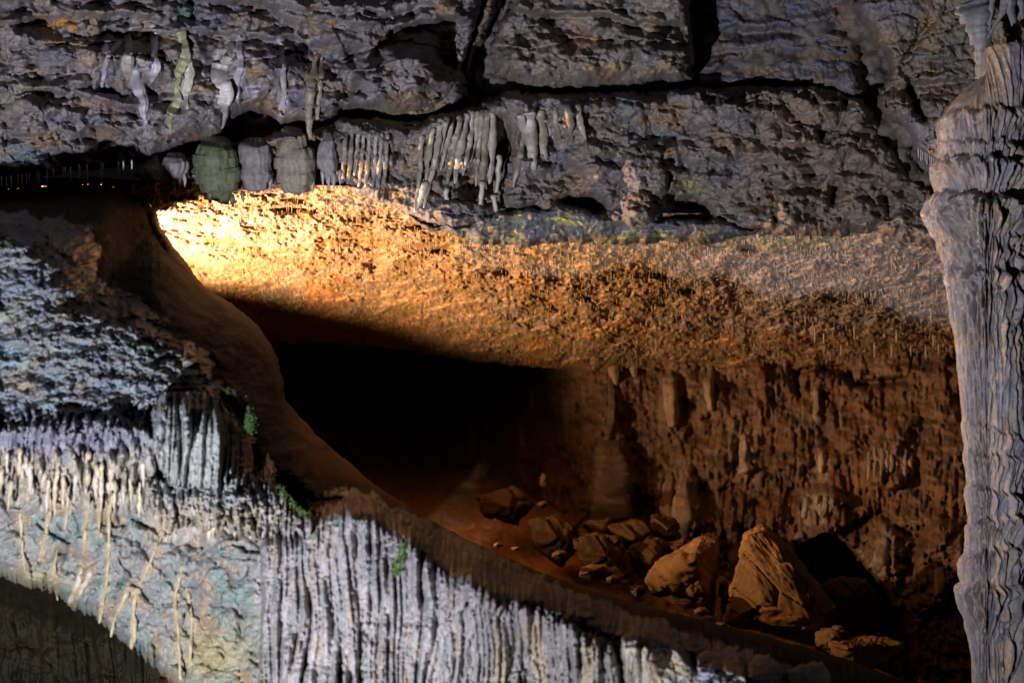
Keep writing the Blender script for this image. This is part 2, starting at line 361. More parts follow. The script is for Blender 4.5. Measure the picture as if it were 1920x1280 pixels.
# chamber floor
vfl = lin([(300,872), (900,884), (1000,950), (1100,1000), (1300,1050), (1480,1150), (1600,1236), (1720,1290), (2100,1300)])
def floor_depth(U, V):
    t = (V-vfl(U))/(1360-vfl(U))
    return 1/((1-t)/back_depth(U, vfl(U)) + t/8.4)
U, V = np.meshgrid(np.arange(300, 2100, 3.0), np.linspace(-.04, 1, 170)); V = vfl(U)+V*(1345-vfl(U))
D = floor_depth(U, V) + rock(U, V, 80, 70, .035)+ .10*fbm(U/60, V/20, 81, 4)
D -= .5*gaus(U, V, 930, 960, 130, 40)
ids = np.arange(U.size).reshape(U.shape)
q = np.stack([ids[:-1,:-1], ids[1:,:-1], ids[1:,1:], ids[:-1,1:]], -1).reshape(-1, 4)
o = link_mesh('cave_floor', world(U, V, D).reshape(-1,3), q, rockcol(U, V, 82, (.42,.21,.075), .4).reshape(-1,3), M_SOIL)
tag(o, 'brown clay floor of the chamber strewn with fallen rock', 'cave floor', kind='structure')

# dim hollow under the flowstone at the lower left
U, V = np.meshgrid(np.arange(-220, 540, 3.0), np.arange(960, 1500, 3.0))
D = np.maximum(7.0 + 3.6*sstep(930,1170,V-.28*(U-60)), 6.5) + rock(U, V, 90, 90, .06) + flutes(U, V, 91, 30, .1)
ids = np.arange(U.size).reshape(U.shape)
q = np.stack([ids[:-1,:-1], ids[1:,:-1], ids[1:,1:], ids[:-1,1:]], -1).reshape(-1, 4)
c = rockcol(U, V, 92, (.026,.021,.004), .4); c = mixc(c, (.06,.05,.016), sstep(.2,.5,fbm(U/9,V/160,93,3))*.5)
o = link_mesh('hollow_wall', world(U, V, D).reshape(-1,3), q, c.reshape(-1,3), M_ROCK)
tag(o, 'dim olive rock inside the hollow under the flowstone at lower left', 'rock wall', kind='structure')

U, V = np.meshgrid(np.arange(-220, 2200, 8.0), np.arange(1395, 2000, 8.0)); V = V + 190*sstep(420,330,U)  # unseen sheet below the frame, added to block light under the curtains
D = 6.55 + 1.2*sstep(1300,1700,U) + .0*V + rock(U, V, 95, 70, .1) + 1.0*sstep(400,100,U)
ids = np.arange(U.size).reshape(U.shape)
q = np.stack([ids[:-1,:-1], ids[1:,:-1], ids[1:,1:], ids[:-1,1:]], -1).reshape(-1, 4)
o = link_mesh('lower_light_block', world(U, V, D).reshape(-1,3), q, rockcol(U, V, 96, (.15,.14,.13)).reshape(-1,3), M_ROCK)
tag(o, 'unseen sheet added below the flowstone curtains to block light', 'rock wall', kind='structure')

# ================================================================== UPPER WALL: rock bodies
cream=(.36,.32,.28); white=(.42,.40,.45); yel=(.33,.34,.20); brown=(.27,.23,.17); gold=(.34,.285,.175)
drA = [([(238,60),(242,95),(238,120),(246,150)],[5,8,13,5],cream,'short lumpy cream stalactite on the upper left rock, thickest in its middle'),
 ([(252,120),(258,160),(267,185),(272,225),(274,250)],[5,9,10,4,1.5],white,'white stalactite with a long thin tip, left of the yellow-green one'),
 ([(335,60),(342,85),(346,110),(334,140),(330,165),(336,188),(322,205),(317,225),(320,252)],[8,9,9,7,4,6,9,5,1.5],yel,'wavy yellow-green stalactite with a curled tip'),
 ([(350,100),(353,140),(346,175),(352,205)],[9,11,6,2],(.46,.46,.38),'pale drip lying close on the right side of the yellow-green stalactite'),
 ([(428,82),(436,108),(415,118)],[8,8,5],cream,'knob of cream calcite above the broad white drip'),
 ([(418,120),(414,150),(424,180),(420,215),(416,242)],[15,20,17,7,2],(.50,.46,.44),'broad white drip with a folded front beside the black notch'),
 ([(448,78),(452,120),(442,160),(446,186)],[5,6,7,2],white,'slim violet-white streak right of the broad white drip'),
 ([(526,80),(530,130),(534,180),(526,205),(534,200)],[4,5,4,4,2],white,'thin straight white streak above the black notch'),
 ([(290,60),(290,100),(292,130),(284,155)],[6,5,7,2],(.48,.46,.52),'pale violet drip between the white and yellow-green stalactites'),
 ([(248,60),(222,82),(202,106),(194,140),(190,172)],[3,4,3,4,2],white,'curved white vein running down to the left')]
def baseA(U, V): return 8.5 + .2*sstep(100,450,U) - .0016*(300-V) + .0007*(U-100)*(U>100)
polyA = [(-190,-140),(915,-140),(905,0),(888,60),(868,130),(880,180),(860,204),(790,222),(740,222),(690,206),(645,206),(605,225),(545,235),(530,229),(505,214),(490,206),(460,210),(432,224),(420,250),(350,268),(300,292),(250,308),(150,318),(80,328),(0,340),(-190,358)]
def detA(U, V):
    w1 = U+fbm(U/40,V/40,101,3)*10; w2 = V+fbm(U/40,V/40,102,3)*10
    d = rock(U, V, 103, 58, .055, .55) + strata(U,V,104,40,.035,.03) + .36*fbm(U/130,V/80,105,4)
    d += ledge(w1,w2,[(170,60),(350,60),(450,68),(560,76),(650,96)],.19,26)
    d += ledge(w1,w2,[(-150,60),(60,40),(200,30),(330,40)],.19,26)
    d += ledge(w1,w2,[(-150,8),(100,-4),(400,2),(560,14),(720,24),(830,8)],.2,24)
    d += ledge(w1,w2,[(540,60),(620,40),(720,60),(800,44)],.15,22)
    d += ledge(w1,w2,[(690,100),(730,66),(780,45),(850,34),(890,40)],.45,30,4)
    d += ledge(w1,w2,[(-150,190),(60,170),(180,190),(260,210)],.18,30)
    d += ledge(w1,w2,[(-150,262),(100,252),(250,250),(330,240)],.14,18)
    d += ledge(w1,w2,[(-150,300),(80,280),(200,288),(280,272)],.12,14)
    d += groove(w1,w2,[(200,40),(185,110),(195,170)],8,.08)+groove(w1,w2,[(660,95),(668,140),(640,190)],9,.18)
    d += groove(w1,w2,[(150,60),(190,100),(150,190),(60,240)],9,.06)+groove(w1,w2,[(355,0),(365,50)],7,.08)
    d += dome(w1,w2,740,150,110,64,.42)+dome(w1,w2,700,30,120,32,.10)+dome(w1,w2,470,140,70,60,.12)
    d += .22*gaus(w1,w2,300,165,22,14)+.2*gaus(w1,w2,330,200,20,14)+.12*gaus(w1,w2,255,220,16,8)+.35*gaus(w1,w2,835,110,30,26)+.15*gaus(w1,w2,180,245,18,7)
    return d
def colA(U, V):
    c = rockcol(U, V, 120, (.185,.166,.165), .55)
    c = mixc(c,(.42,.22,.045), gaus(U,V,122,55,34,30)*sstep(-.2,.3,fbm(U/18,V/18,121,3))*1.2)
    c = mixc(c,(.36,.22,.10), gaus(U,V,165,115,30,16)*.6+gaus(U,V,770,180,50,12)*.6+gaus(U,V,480,120,20,30)*.5)
    c = mixc(c,(.10,.17,.15), gaus(U,V,345,20,18,18)+gaus(U,V,52,292,34,13)*.7)
    c = mixc(c,(.45,.43,.50), (gaus(U,V,430,130,200,60)*sstep(.15,.5,fbm(U/16,V/50,122,4)))*.8)
    c = mixc(c,(.55,.54,.60), np.clip(np.exp(-(polyd(U,V,[(526,80),(530,150),(536,190),(520,232)])/5)**2)+np.exp(-(polyd(U,V,[(448,80),(452,130),(442,185)])/6)**2)+.7*np.exp(-(polyd(U,V,[(480,180),(488,152),(512,146)])/3)**2),0,1)*.8)
    for p, r, dc, lab in drA: c = mixc(c, np.array(dc)*.85, np.exp(-(polyd(U+fbm(U/9,V/25,123,3)*7, V, [(x, y-6) for x, y in p])/(max(r)*1.15))**2)*.9*sstep(-.5,.2,fbm(U/8,V/30,124,3)))
    c = mixc(c,(.30,.28,.14), gaus(U,V,690,212,90,10)*.7+gaus(U,V,30,180,60,20,-30)*.4)
    return c
A, shA = slab('rock_overhang', polyA, baseA, M_ROCK, detA, colA, R=34, T=.55, seed=130)
tag(A, 'broad grey overhanging rock with white calcite drips at the upper left', 'rock overhang')

def baseB(U, V): return 9.0 - .0014*(200-V)
polyB = [(928,70),(940,40),(958,12),(985,-140),(1305,-140),(1292,40),(1302,120),(1292,150),(1230,152),(1180,160),(1100,165),(1040,168),(1000,164),(960,146),(930,138),(920,104)]
def detB(U, V):
    w1 = U+fbm(U/40,V/40,141,3)*10; w2 = V+fbm(U/40,V/40,142,3)*8
    d = rock(U, V, 143, 50, .05, .3) + strata(U,V,144,48,.03,-.03) + .32*fbm(U/110,V/80,145,4)
    d += ledge(w1,w2,[(940,8),(1000,26),(1060,30),(1110,26),(1180,44),(1310,50)],.3,20,3)
    d += ledge(w1,w2,[(940,55),(1000,62),(1070,62),(1120,50)],.06,14)
    d += dome(w1,w2,1155,110,30,24,.08)+dome(w1,w2,1010,110,60,50,.10)+dome(w1,w2,1240,110,50,36,.1)
    return d
def colB(U, V):
    c = rockcol(U, V, 150, (.19,.165,.14), .5)
    c = mixc(c,(.36,.2,.12), gaus(U,V,1075,80,20,36)*.5); c = mixc(c,(.35,.27,.10), gaus(U,V,1150,128,22,10)*.8)
    c = mixc(c,(.33,.31,.2), gaus(U,V,1020,155,90,14)*.4)
    return c
B, shB = slab('rock_block', polyB, baseB, M_ROCK, detB, colB, R=30, T=.5, seed=160)
tag(B, 'square tan rock block hanging over the slot in the top middle', 'rock block')

def baseC(U, V): return 9.5 + .0012*(180-V)
polyC = [(1338,-140),(1325,60),(1310,120),(1290,165),(1200,176),(1150,182),(1290,186),(1420,168),(1500,172),(1560,180),(1605,196),(1630,170),(1610,120),(1590,60),(1590,36),(1640,10),(1660,-140)]
def detC(U, V):
    w1 = U+fbm(U/50,V/50,171,3)*12; w2 = V+fbm(U/50,V/50,172,3)*10
    d = rock(U, V, 173, 60, .05, .3)
    for pts, A_ in [([(1330,60),(1420,56),(1500,52),(1560,38),(1600,60)],.22),([(1300,100),(1420,90),(1500,78),(1600,80)],.14),([(1280,145),(1400,108),(1480,96),(1600,105)],.2),([(1300,130),(1420,128),(1600,130)],.05)]:
        d += ledge(w1,w2,pts,A_,22,3)
    d += .6*flutes(U,V,174,12,.05,6)*gaus(U,V,1530,130,80,30)
    return d
Cc, shC = slab('folded_ledge', polyC, baseC, M_ROCK, detC, lambda U,V: rockcol(U,V,176,(.135,.122,.135),.35), R=30, T=.4, seed=177)
tag(Cc, 'dark bluish folded rock ledges between the tan block and the pale right-hand rock', 'rock ledge')

def baseD(U, V): return 9.15 - .0010*(300-V)
polyD = [(1650,-140),(1600,10),(1622,52),(1660,106),(1668,148),(1645,165),(1640,182),(1655,214),(1690,228),(1705,262),(1735,292),(1770,320),(2110,330),(2110,-140)]
def detD(U, V):
    w1 = U+fbm(U/40,V/40,181,3)*10; w2 = V+fbm(U/40,V/40,182,3)*8
    d = rock(U, V, 183, 52, .06, .4) + strata(U,V,185,40,.06,.1)
    d += ledge(w1,w2,[(1640,165),(1700,160),(1800,150),(1830,152)],.25,20)+ledge(w1,w2,[(1720,112),(1790,110)],.14,14)+ledge(w1,w2,[(1700,40),(1745,30),(1760,45)],.12,14)
    d += groove(w1,w2,[(1750,40),(1720,80),(1690,120),(1700,160)],6,.10)+groove(w1,w2,[(1700,160),(1720,200),(1735,220)],9,.3)
    d += flutes(U,V,184,9,.04,4)*sstep(160,210,V)
    return d
def colD(U, V):
    c = rockcol(U, V, 190, (.20,.16,.115), .35)
    c = mixc(c,(.27,.24,.26), gaus(U,V,1720,260,60,50)*.8); c = mixc(c,(.13,.13,.17), gaus(U,V,1650,20,60,40)*.7); c = mixc(c,(.30,.25,.12), gaus(U,V,1640,150,12,10))
    return c
Dd, shD = slab('rock_shelf', polyD, baseD, M_ROCK, detD, colD, R=28, T=.5, seed=191)
tag(Dd, 'pale rock with a fringed lower edge above and behind the top of the column', 'rock shelf')

fo, shX = slab('crack_rock', [(898,-140),(938,-140),(930,30),(912,66),(890,100),(872,150),(868,120),(884,60),(896,10)], lambda U,V: 9.35+0*U, M_ROCK, lambda U,V: rock(U,V,195,40,.06,.4), lambda U,V: rockcol(U,V,196,(.16,.12,.075),.35), R=16, T=.3, seed=197)
tag(fo, 'narrow brown rock wedged deep in the crack left of the tan block', 'rock')

# lower band of the upper wall
def baseE(U, V): return 9.0 - .0012*(380-V) + .00042*(U-250)
polyE = [(258,310),(300,296),(370,288),(440,266),(520,252),(600,240),(640,222),(700,222),(790,224),(860,206),(905,190),(950,172),(1040,172),(1200,172),(1300,166),(1420,160),(1560,166),(1622,184),(1640,226),(1680,276),(1720,326),(1762,356),(1900,380),(2100,400),(2100,474),(1750,466),(1700,452),(1640,436),(1560,442),(1480,442),(1420,440),(1345,428),(1310,424),(1230,424),(1180,434),(1150,430),(1130,412),(1060,404),(1000,396),(930,404),(880,428),(840,432),(780,410),(740,386),(690,374),(640,354),(600,350),(540,358),(500,350),(450,358),(400,350),(330,352),(282,346),(264,332)]
def detE(U, V):
    w1 = U+fbm(U/40,V/40,201,3)*10; w2 = V+fbm(U/40,V/40,202,3)*9
    d = rock(U, V, 203, 44, .055, .5) + strata(U,V,205,44,.035,-.12)*sstep(300,420,U) + .32*fbm(U/110,V/75,207,4)
    d += flutes(U,V,204,14,.05,5)*np.clip(gaus(U,V,670,300,90,60)+gaus(U,V,860,300,110,90)+gaus(U,V,1040,250,80,50),0,1)
    d += .5*gaus(w1,w2,943,285,20,48)+.35*gaus(w1,w2,885,350,30,26)
    d += .7*gaus(w1,w2,1100,386,46,17)+.7*gaus(w1,w2,1292,395,44,30)+.45*gaus(w1,w2,735,372,26,13)+.2*gaus(w1,w2,860,330,70,8)
    d += .16*sstep(250,280,U)*sstep(645,600,U)*sstep(250,275,V)
    d += dome(w1,w2,1205,350,46,86,.34)+dome(w1,w2,1185,412,42,26,.18)+dome(w1,w2,1130,330,50,28,.1)+dome(w1,w2,1500,255,36,22,.14)+dome(w1,w2,1590,290,60,34,.14)
    d += dome(w1,w2,1390,280,130,90,.12)+dome(w1,w2,1080,260,100,60,.10)
    d += ledge(w1,w2,[(1250,330),(1350,345),(1480,350),(1600,340),(1720,360)],.13,18)+ledge(w1,w2,[(990,335),(1060,310),(1140,320),(1180,300)],.1,18)
    d += ledge(w1,w2,[(1440,270),(1520,280),(1600,262)],.12,16)+ledge(w1,w2,[(1300,300),(1420,300),(1560,315)],.08,20)
    d += groove(w1,w2,[(1530,190),(1545,230),(1535,262)],8,.10)+groove(w1,w2,[(1590,190),(1570,240),(1530,270)],7,.10)+groove(w1,w2,[(1260,260),(1290,310),(1250,340)],8,.1)
    d += groove(w1,w2,[(1450,350),(1455,430)],7,.12)+groove(w1,w2,[(1565,350),(1560,380)],9,.2)+groove(w1,w2,[(1660,370),(1665,410)],10,.22)+groove(w1,w2,[(1640,200),(1670,270),(1735,340)],12,.3)
    d += .5*flutes(U,V,206,40,.10,2)*sstep(340,370,V)*sstep(1380,1450,U)
    return d
def colE(U, V):
    c = rockcol(U, V, 210, (.185,.16,.15), .55)
    c = mixc(c,(.20,.155,.11), sstep(1300,1500,U)*.7)
    c = mixc(c,(.40,.38,.40), np.clip(gaus(U,V,1010,250,50,60)+gaus(U,V,860,280,60,60),0,1)*sstep(.0,.4,fbm(U/11,V/60,211,3))*.8)
    c = mixc(c,(.12,.22,.2), gaus(U,V,1172,195,10,16)*.7+gaus(U,V,1235,255,14,16,40)*.6)
    c = mixc(c,(.34,.24,.12), gaus(U,V,780,310,40,26)*.5+gaus(U,V,1080,340,40,16)*.5)
    c = mixc(c,(.48,.34,.25), gaus(U,V,1492,256,30,16)*.9)  # small catch of amber light put into the rock colour
    c = mixc(c,(.30,.29,.10), gaus(U,V,1290,350,30,20)*.5+gaus(U,V,1160,280,40,20)*.4)
    return c
E, shE = slab('rock_band', polyE, baseE, M_ROCK, detE, colE, R=24, T=.45, seed=220)
tag(E, 'long fluted grey rock band just above the amber chamber ceiling', 'rock band')

# mossy shelf under the band
def baseF(U, V): return 9.25 + .0002*(U-900)+.0035*(V-400)
polyF = [(770,405),(820,428),(880,418),(930,395),(1060,385),(1150,405),(1350,415),(1430,432),(1340,452),(1220,452),(1150,456),(1050,452),(990,462),(900,452),(860,440),(800,428)]
def detF(U, V):
    return rock(U, V, 231, 40, .05, .3)+.05*fbm(U/60,V/12,232,3)
def colF(U, V):
    c = rockcol(U, V, 233, (.12,.118,.12), .4)
    return mixc(c,(.40,.38,.09), sstep(.05,.4,fbm(U/45,V/9,234,4))*np.clip(gaus(U,V,1060,410,80,14)+gaus(U,V,1220,440,110,16)+gaus(U,V,930,440,40,14),0,1))
Fo, shF = slab('mossy_shelf', polyF, baseF, M_ROCK, detF, colF, R=16, T=.25, seed=236)
tag(Fo, 'thin dark rock shelf streaked yellow green under the two black holes', 'rock shelf')

# ================================================================== FLOWSTONE (front left): one thin-plate surface
CP = [(0,365,9.1),(-150,370,9.2),(100,350,9.2),(200,345,9.2),(270,370,9.3),(0,400,7.75),(-150,420,7.65),(100,402,7.9),(180,430,8.0),(290,405,9.2),(333,475,9.0),(375,540,8.8),(250,480,8.4),
 (210,525,7.75),(290,497,8.1),(340,522,8.4),(300,545,7.65),(430,578,8.4),(400,622,7.6),(480,618,8.35),(512,666,8.25),(527,722,8.1),(532,762,8.0),(460,700,7.4),(490,785,7.2),(474,850,6.95),(400,690,7.0),
 (-150,500,7.0),(0,500,6.95),(100,500,7.02),(0,600,6.72),(100,600,6.74),(200,600,6.88),(300,640,6.92),(0,700,6.55),(200,700,6.6),(350,720,6.72),(0,765,6.40),(150,765,6.40),(270,762,6.5),(350,765,6.5),(425,800,6.55),(390,758,6.62),(445,900,6.48),(-150,700,6.6),
 (0,815,6.32),(200,825,6.32),(-150,820,6.33),(0,950,6.42),(200,1000,6.45),(0,1085,6.6),(200,1180,6.6),(320,1290,6.5),(400,1100,6.4),(450,1250,6.35),(-150,1000,6.4),(0,1300,6.7),(330,900,6.5),(420,930,6.45),
 (500,970,6.42),(560,990,6.3),(500,1290,6.15),(700,1010,6.3),(700,1290,6.1),(640,936,6.34),(640,908,6.8),(590,925,6.7),(590,815,7.8),(640,860,7.75),(700,910,7.7),(830,990,7.6),(1000,1070,7.45),(1180,1130,7.3),(1400,1185,7.4),(1600,1245,7.95),(1750,1305,8.2),
 (560,885,6.85),(700,950,6.28),(800,1002,6.22),(900,1050,6.2),(1000,1096,6.2),(1100,1132,6.24),(1200,1166,6.24),(1290,1204,6.3),(1260,1235,6.22),(1340,1250,6.15),(1440,1265,6.2),(700,930,6.8),(800,984,6.8),(900,1032,6.8),(1000,1078,6.8),(1100,1114,6.8),(1200,1146,6.85),(1400,1222,6.5),(1600,1278,7.35),(800,1100,6.2),(800,1290,6.1),(1000,1200,6.2),(1000,1300,6.2),(1200,1290,6.15),(1500,1320,6.85),(1700,1340,7.6),(1100,1400,6.1),(600,1400,6.05),
 (560,780,8.3),(450,560,9.1),(400,500,9.6),(900,960,8.4),(1300,1100,8.2),(680,830,8.6)]
CP = np.array(CP)
def tps_fit(P, z, lam=.6):
    n = len(P); d2 = ((P[:,None]-P[None])**2).sum(-1); Kx = .5*d2*np.log(d2+1e-9) + lam*np.eye(n)*1000/1000
    A_ = np.zeros((n+3, n+3)); A_[:n,:n] = Kx; A_[:n,n] = 1; A_[:n,n+1:] = P; A_[n,:n] = 1; A_[n+1:,:n] = P.T
    return np.linalg.solve(A_, np.concatenate([z, [0,0,0]]))
Pn = CP[:,:2]/300.0; sol = tps_fit(Pn, CP[:,2], .01)
cu = np.arange(-240, 1900, 15.0); cv = np.arange(300, 1480, 15.0); GU, GV = np.meshgrid(cu, cv)
q_ = np.stack([GU.ravel(), GV.ravel()], -1)/300.0
d2 = ((q_[:,None]-Pn[None])**2).sum(-1)
G = ((.5*d2*np.log(d2+1e-9))@sol[:-3] + sol[-3] + q_@sol[-2:]).reshape(GU.shape)
front = Sheet(-240, 300, 15.0, G)

def colFront(U, V):
    wu = U + fbm(U/26, V/40, 290, 4, .6)*26; wv = V + fbm(U/12, V/60, 291, 4, .6)*34
    c = rockcol(U, V, 292, (.165,.175,.185), .5)                                   # scaly grey
    c = mixc(c, (.22,.27,.15), sstep(.1,.5,fbm(U/60,V/25,256,4))*.6*sstep(260,40,U)*sstep(720,640,V))
    c = mixc(c, (.17,.235,.25), sstep(.0,.45,fbm(U/70,V/40,257,3))*.7*sstep(560,680,V))
    low = sstep(835, 875, wv)*sstep(330,270,wu) + sstep(925,965,wv)*sstep(240,300,wu)*sstep(640,560,wu)
    c = mixc(c, (.20,.195,.25), sstep(748,785,wv)*sstep(880,840,wv)*sstep(330,250,wu)*.9)
    f = flat(U, (.20,.205,.19))*(1+.25*fbm(U/30,V/30,293,5,.6))[...,None]         # lower rock face
    f = mixc(f, (.135,.20,.185), sstep(-.1,.4,fbm(U/75,V/60,276,4))*.85)
    f = mixc(f, (.29,.20,.12), sstep(.08,.45,fbm(U/45,V/50,277,4))*.75)
    f = mixc(f, (.10,.105,.105), sstep(.1,.5,fbm(U/26,V/22,281,5,.6))*.6)
    f = mixc(f, (.31,.26,.10), gaus(U,V,400,1230,80,50)*.7+gaus(U,V,70,1085,60,20)*.6)
    f = mixc(f, (.14,.17,.13), gaus(U,V,455,1165,30,40)*.5)
    c = c*(1-np.clip(low,0,1)[...,None]) + f*np.clip(low,0,1)[...,None]
    cr = sstep(838,870,wv)*sstep(985,905,wv)*sstep(350,260,wu) + sstep(925,950,wv)*sstep(1035,990,wv)*sstep(250,300,wu)*sstep(640,580,wu)
    c = mixc(c, (.38,.31,.21), np.clip(cr,0,1)*(.6+.5*fbm(U/10,V/40,294,4)))
    c = mixc(c, (.46,.41,.35), np.clip(cr,0,1)*sstep(.1,.4,fbm(U/8,V/30,295,4)))
    big = sstep(470,500,wu)*sstep(955,1000,wv)                                     # pale ribs, dulled to the right: stain plus light falloff put into the colour
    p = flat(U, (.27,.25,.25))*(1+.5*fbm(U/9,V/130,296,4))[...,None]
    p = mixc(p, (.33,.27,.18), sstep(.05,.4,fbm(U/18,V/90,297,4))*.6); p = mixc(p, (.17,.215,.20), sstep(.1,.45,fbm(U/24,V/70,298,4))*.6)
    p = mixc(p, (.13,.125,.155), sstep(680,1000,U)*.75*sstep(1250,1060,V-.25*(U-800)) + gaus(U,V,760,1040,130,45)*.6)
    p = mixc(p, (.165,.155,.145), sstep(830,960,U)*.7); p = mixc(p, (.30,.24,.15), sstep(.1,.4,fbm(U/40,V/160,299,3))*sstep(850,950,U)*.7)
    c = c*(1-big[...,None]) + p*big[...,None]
    dk = gaus(wu,wv,375,850,95,85)                                                 # ribbed drapery
    c = mixc(c, (.30,.32,.30), np.clip(dk*1.5,0,1)*.9*(1-np.clip(cr,0,1)*.5))
    for mp, mw in (([(418,738),(440,755),(458,780),(468,808)],11),([(524,890),(540,905),(556,925),(572,955)],14),([(762,1020),(752,1045),(742,1075)],7)): c = mixc(c, (.065,.11,.03), np.exp(-(polyd(U+fbm(U/9,V/9,302,3)*9,V,mp)/mw)**2)*.85)
    return np.clip(c*(1+.22*fbm(U/6,V/8,301,4,.65))[...,None], .01, .9)
edge = [(290,398),(300,430),(336,480),(378,536),(430,570),(482,612),(512,660),(527,712),(532,752),(590,815),(640,860),(700,910),(770,958),(830,990),(900,1025),(1000,1070),(1100,1105),(1180,1130),(1300,1160),(1400,1185),(1500,1213),(1600,1243),(1700,1282),(1800,1330)]
lip = lin([(-200,826),(0,826),(80,832),(140,838),(230,828),(262,806),(290,756),(340,748),(400,762),(440,790),(474,850),(500,900),(560,962),(590,956),(640,950),(700,962),(760,1000),(830,1030),(900,1062),(960,1086),(1000,1104),(1060,1140),(1180,1166),(1290,1196),(1400,1222),(1500,1250),(1800,1350)])
xs = list(range(1800, -200, -20))
polyM = [(-190,385),(0,352),(60,343),(120,337),(200,335),(262,352)] + edge + [(x, float(lip(x))+(14 if x < 520 else (-14 if x < 1000 else 44))) for x in xs]
def scal(U, V, seed, sx, sy, amp, tilt=.12):
    uu = U + fbm(U/40, V/40, seed, 3)*16; vv = V + tilt*U + fbm(U/50, V/30, seed+1, 3)*12
    a = np.abs(perlin(uu/sx, vv/sy, seed+2)); b = np.abs(perlin(uu/sx*2.1, vv/sy*1.9, seed+3)); c = np.abs(perlin(uu/sx*4.4, vv/sy*3.6, seed+4))
    return -amp*(a+.6*b+.35*c)
dusty = [(-180,395),(60,396),(120,406),(175,425),(195,470),(188,520),(215,540),(262,548),(290,585),(335,632),(392,655),(398,700),(440,735),(474,780),(478,850),(520,910),(570,940),(600,920),(640,912),(700,922),(760,955),(900,1018),(1050,1095),(1200,1150),(1500,1250),(1900,1400),(1900,300),(-180,300)]  # dusty top, bounded where the floodlight ends on the mound
def m_dust_shade(U, V):
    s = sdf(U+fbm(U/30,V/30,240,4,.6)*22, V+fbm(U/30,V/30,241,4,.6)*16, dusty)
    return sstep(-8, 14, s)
def detM(U, V):
    k = 1-m_dust_shade(U, V)
    terr = sum(ledge(U+fbm(U/40,V/40,242,3)*20, V+fbm(U/35,V/35,243,3)*18, pts, A_*.6, 20, 5, .6) for pts, A_ in [
        ([(-150,400),(60,430),(120,480),(190,510)],.05),([(-150,455),(60,490),(150,540),(240,560)],.06),([(-150,520),(80,545),(200,580),(300,620)],.06),([(-150,575),(60,600),(160,600),(330,655)],.06),
        ([(-150,640),(60,650),(180,640),(400,690)],.07),([(-150,690),(80,690),(220,680),(430,720)],.07),([(-150,735),(60,745),(140,720),(300,730),(460,770)],.07)])
    hy = lin([(190,560),(215,520),(255,500),(300,496),(340,520),(430,574),(520,700)])(U)
    d = .22*sstep(2,26,hy-V)*sstep(190,250,U)*sstep(430,330,U+.0*V) + k*(.06+terr + scal(U,V,245,34,15,.034) + scal(U,V,262,80,36,.06,.2) + .010*fbm(U/6,V/5,246,3,.6)) + .035*fbm(U/80,V/60,247,3) + (1-k)*(.022*fbm(U/14,V/9,248,5,.6)+.04*fbm(U/70,V/30,254,3))
    # lumpy hanging lip on the left
    bl = sstep(758,796,V+26*fbm(U/32,V/60,253,4))*sstep(300,250,U)
    d += bl*(.035+flutes(U,V,249,17,.10,3.2)+scal(U,V,250,14,12,.05))
    d += .08*gaus(U+fbm(U/20,V/20,251,3)*10,V,135,760,24,8)+.13*gaus(U,V,245,778,20,12)
    d += sstep(-75,-8,V-lip(U))*sstep(470,560,U)*(.05+flutes(U,V,380,21,.085,16))
    ld = sstep(600,700,U)   # the dusty ledge that runs right
    d += ld*rock(U,V,252,40,.035,.3)
    return d
def colM(U, V):
    k = m_dust_shade(U, V)
    c = colFront(U, V)
    cd_ = rockcol(U, V, 258, (.045,.036,.028), .3)  # brown dust with the mound's unlit tone put into its colour
    cd_ = mixc(cd_, (.30,.145,.058), sstep(530,600,U)*.8*sstep(1500,1000,U)*sstep(-10,-70,V-lip(U)))  # amber bounce along the ledge rim put into the dust colour
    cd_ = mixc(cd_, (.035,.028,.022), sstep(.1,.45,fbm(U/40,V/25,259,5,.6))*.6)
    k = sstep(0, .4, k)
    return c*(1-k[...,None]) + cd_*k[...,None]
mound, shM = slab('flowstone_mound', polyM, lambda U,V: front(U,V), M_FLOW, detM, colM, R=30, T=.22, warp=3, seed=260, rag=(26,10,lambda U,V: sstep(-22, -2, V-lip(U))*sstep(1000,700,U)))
mk = m_dust_shade(*[np.array(x) for x in (lambda P: ((P[:,0]/P[:,1]/K+960), (640-P[:,2]/P[:,1]/K)))((lambda co: co + np.array(mound.location))(np.array([p.center for p in mound.data.polygons])))])
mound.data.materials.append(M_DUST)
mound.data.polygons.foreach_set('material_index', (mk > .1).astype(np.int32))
tag(mound, 'big rounded flowstone mound, dusty brown on top pale scaly in front', 'flowstone mound')

gold=(.34,.285,.175)
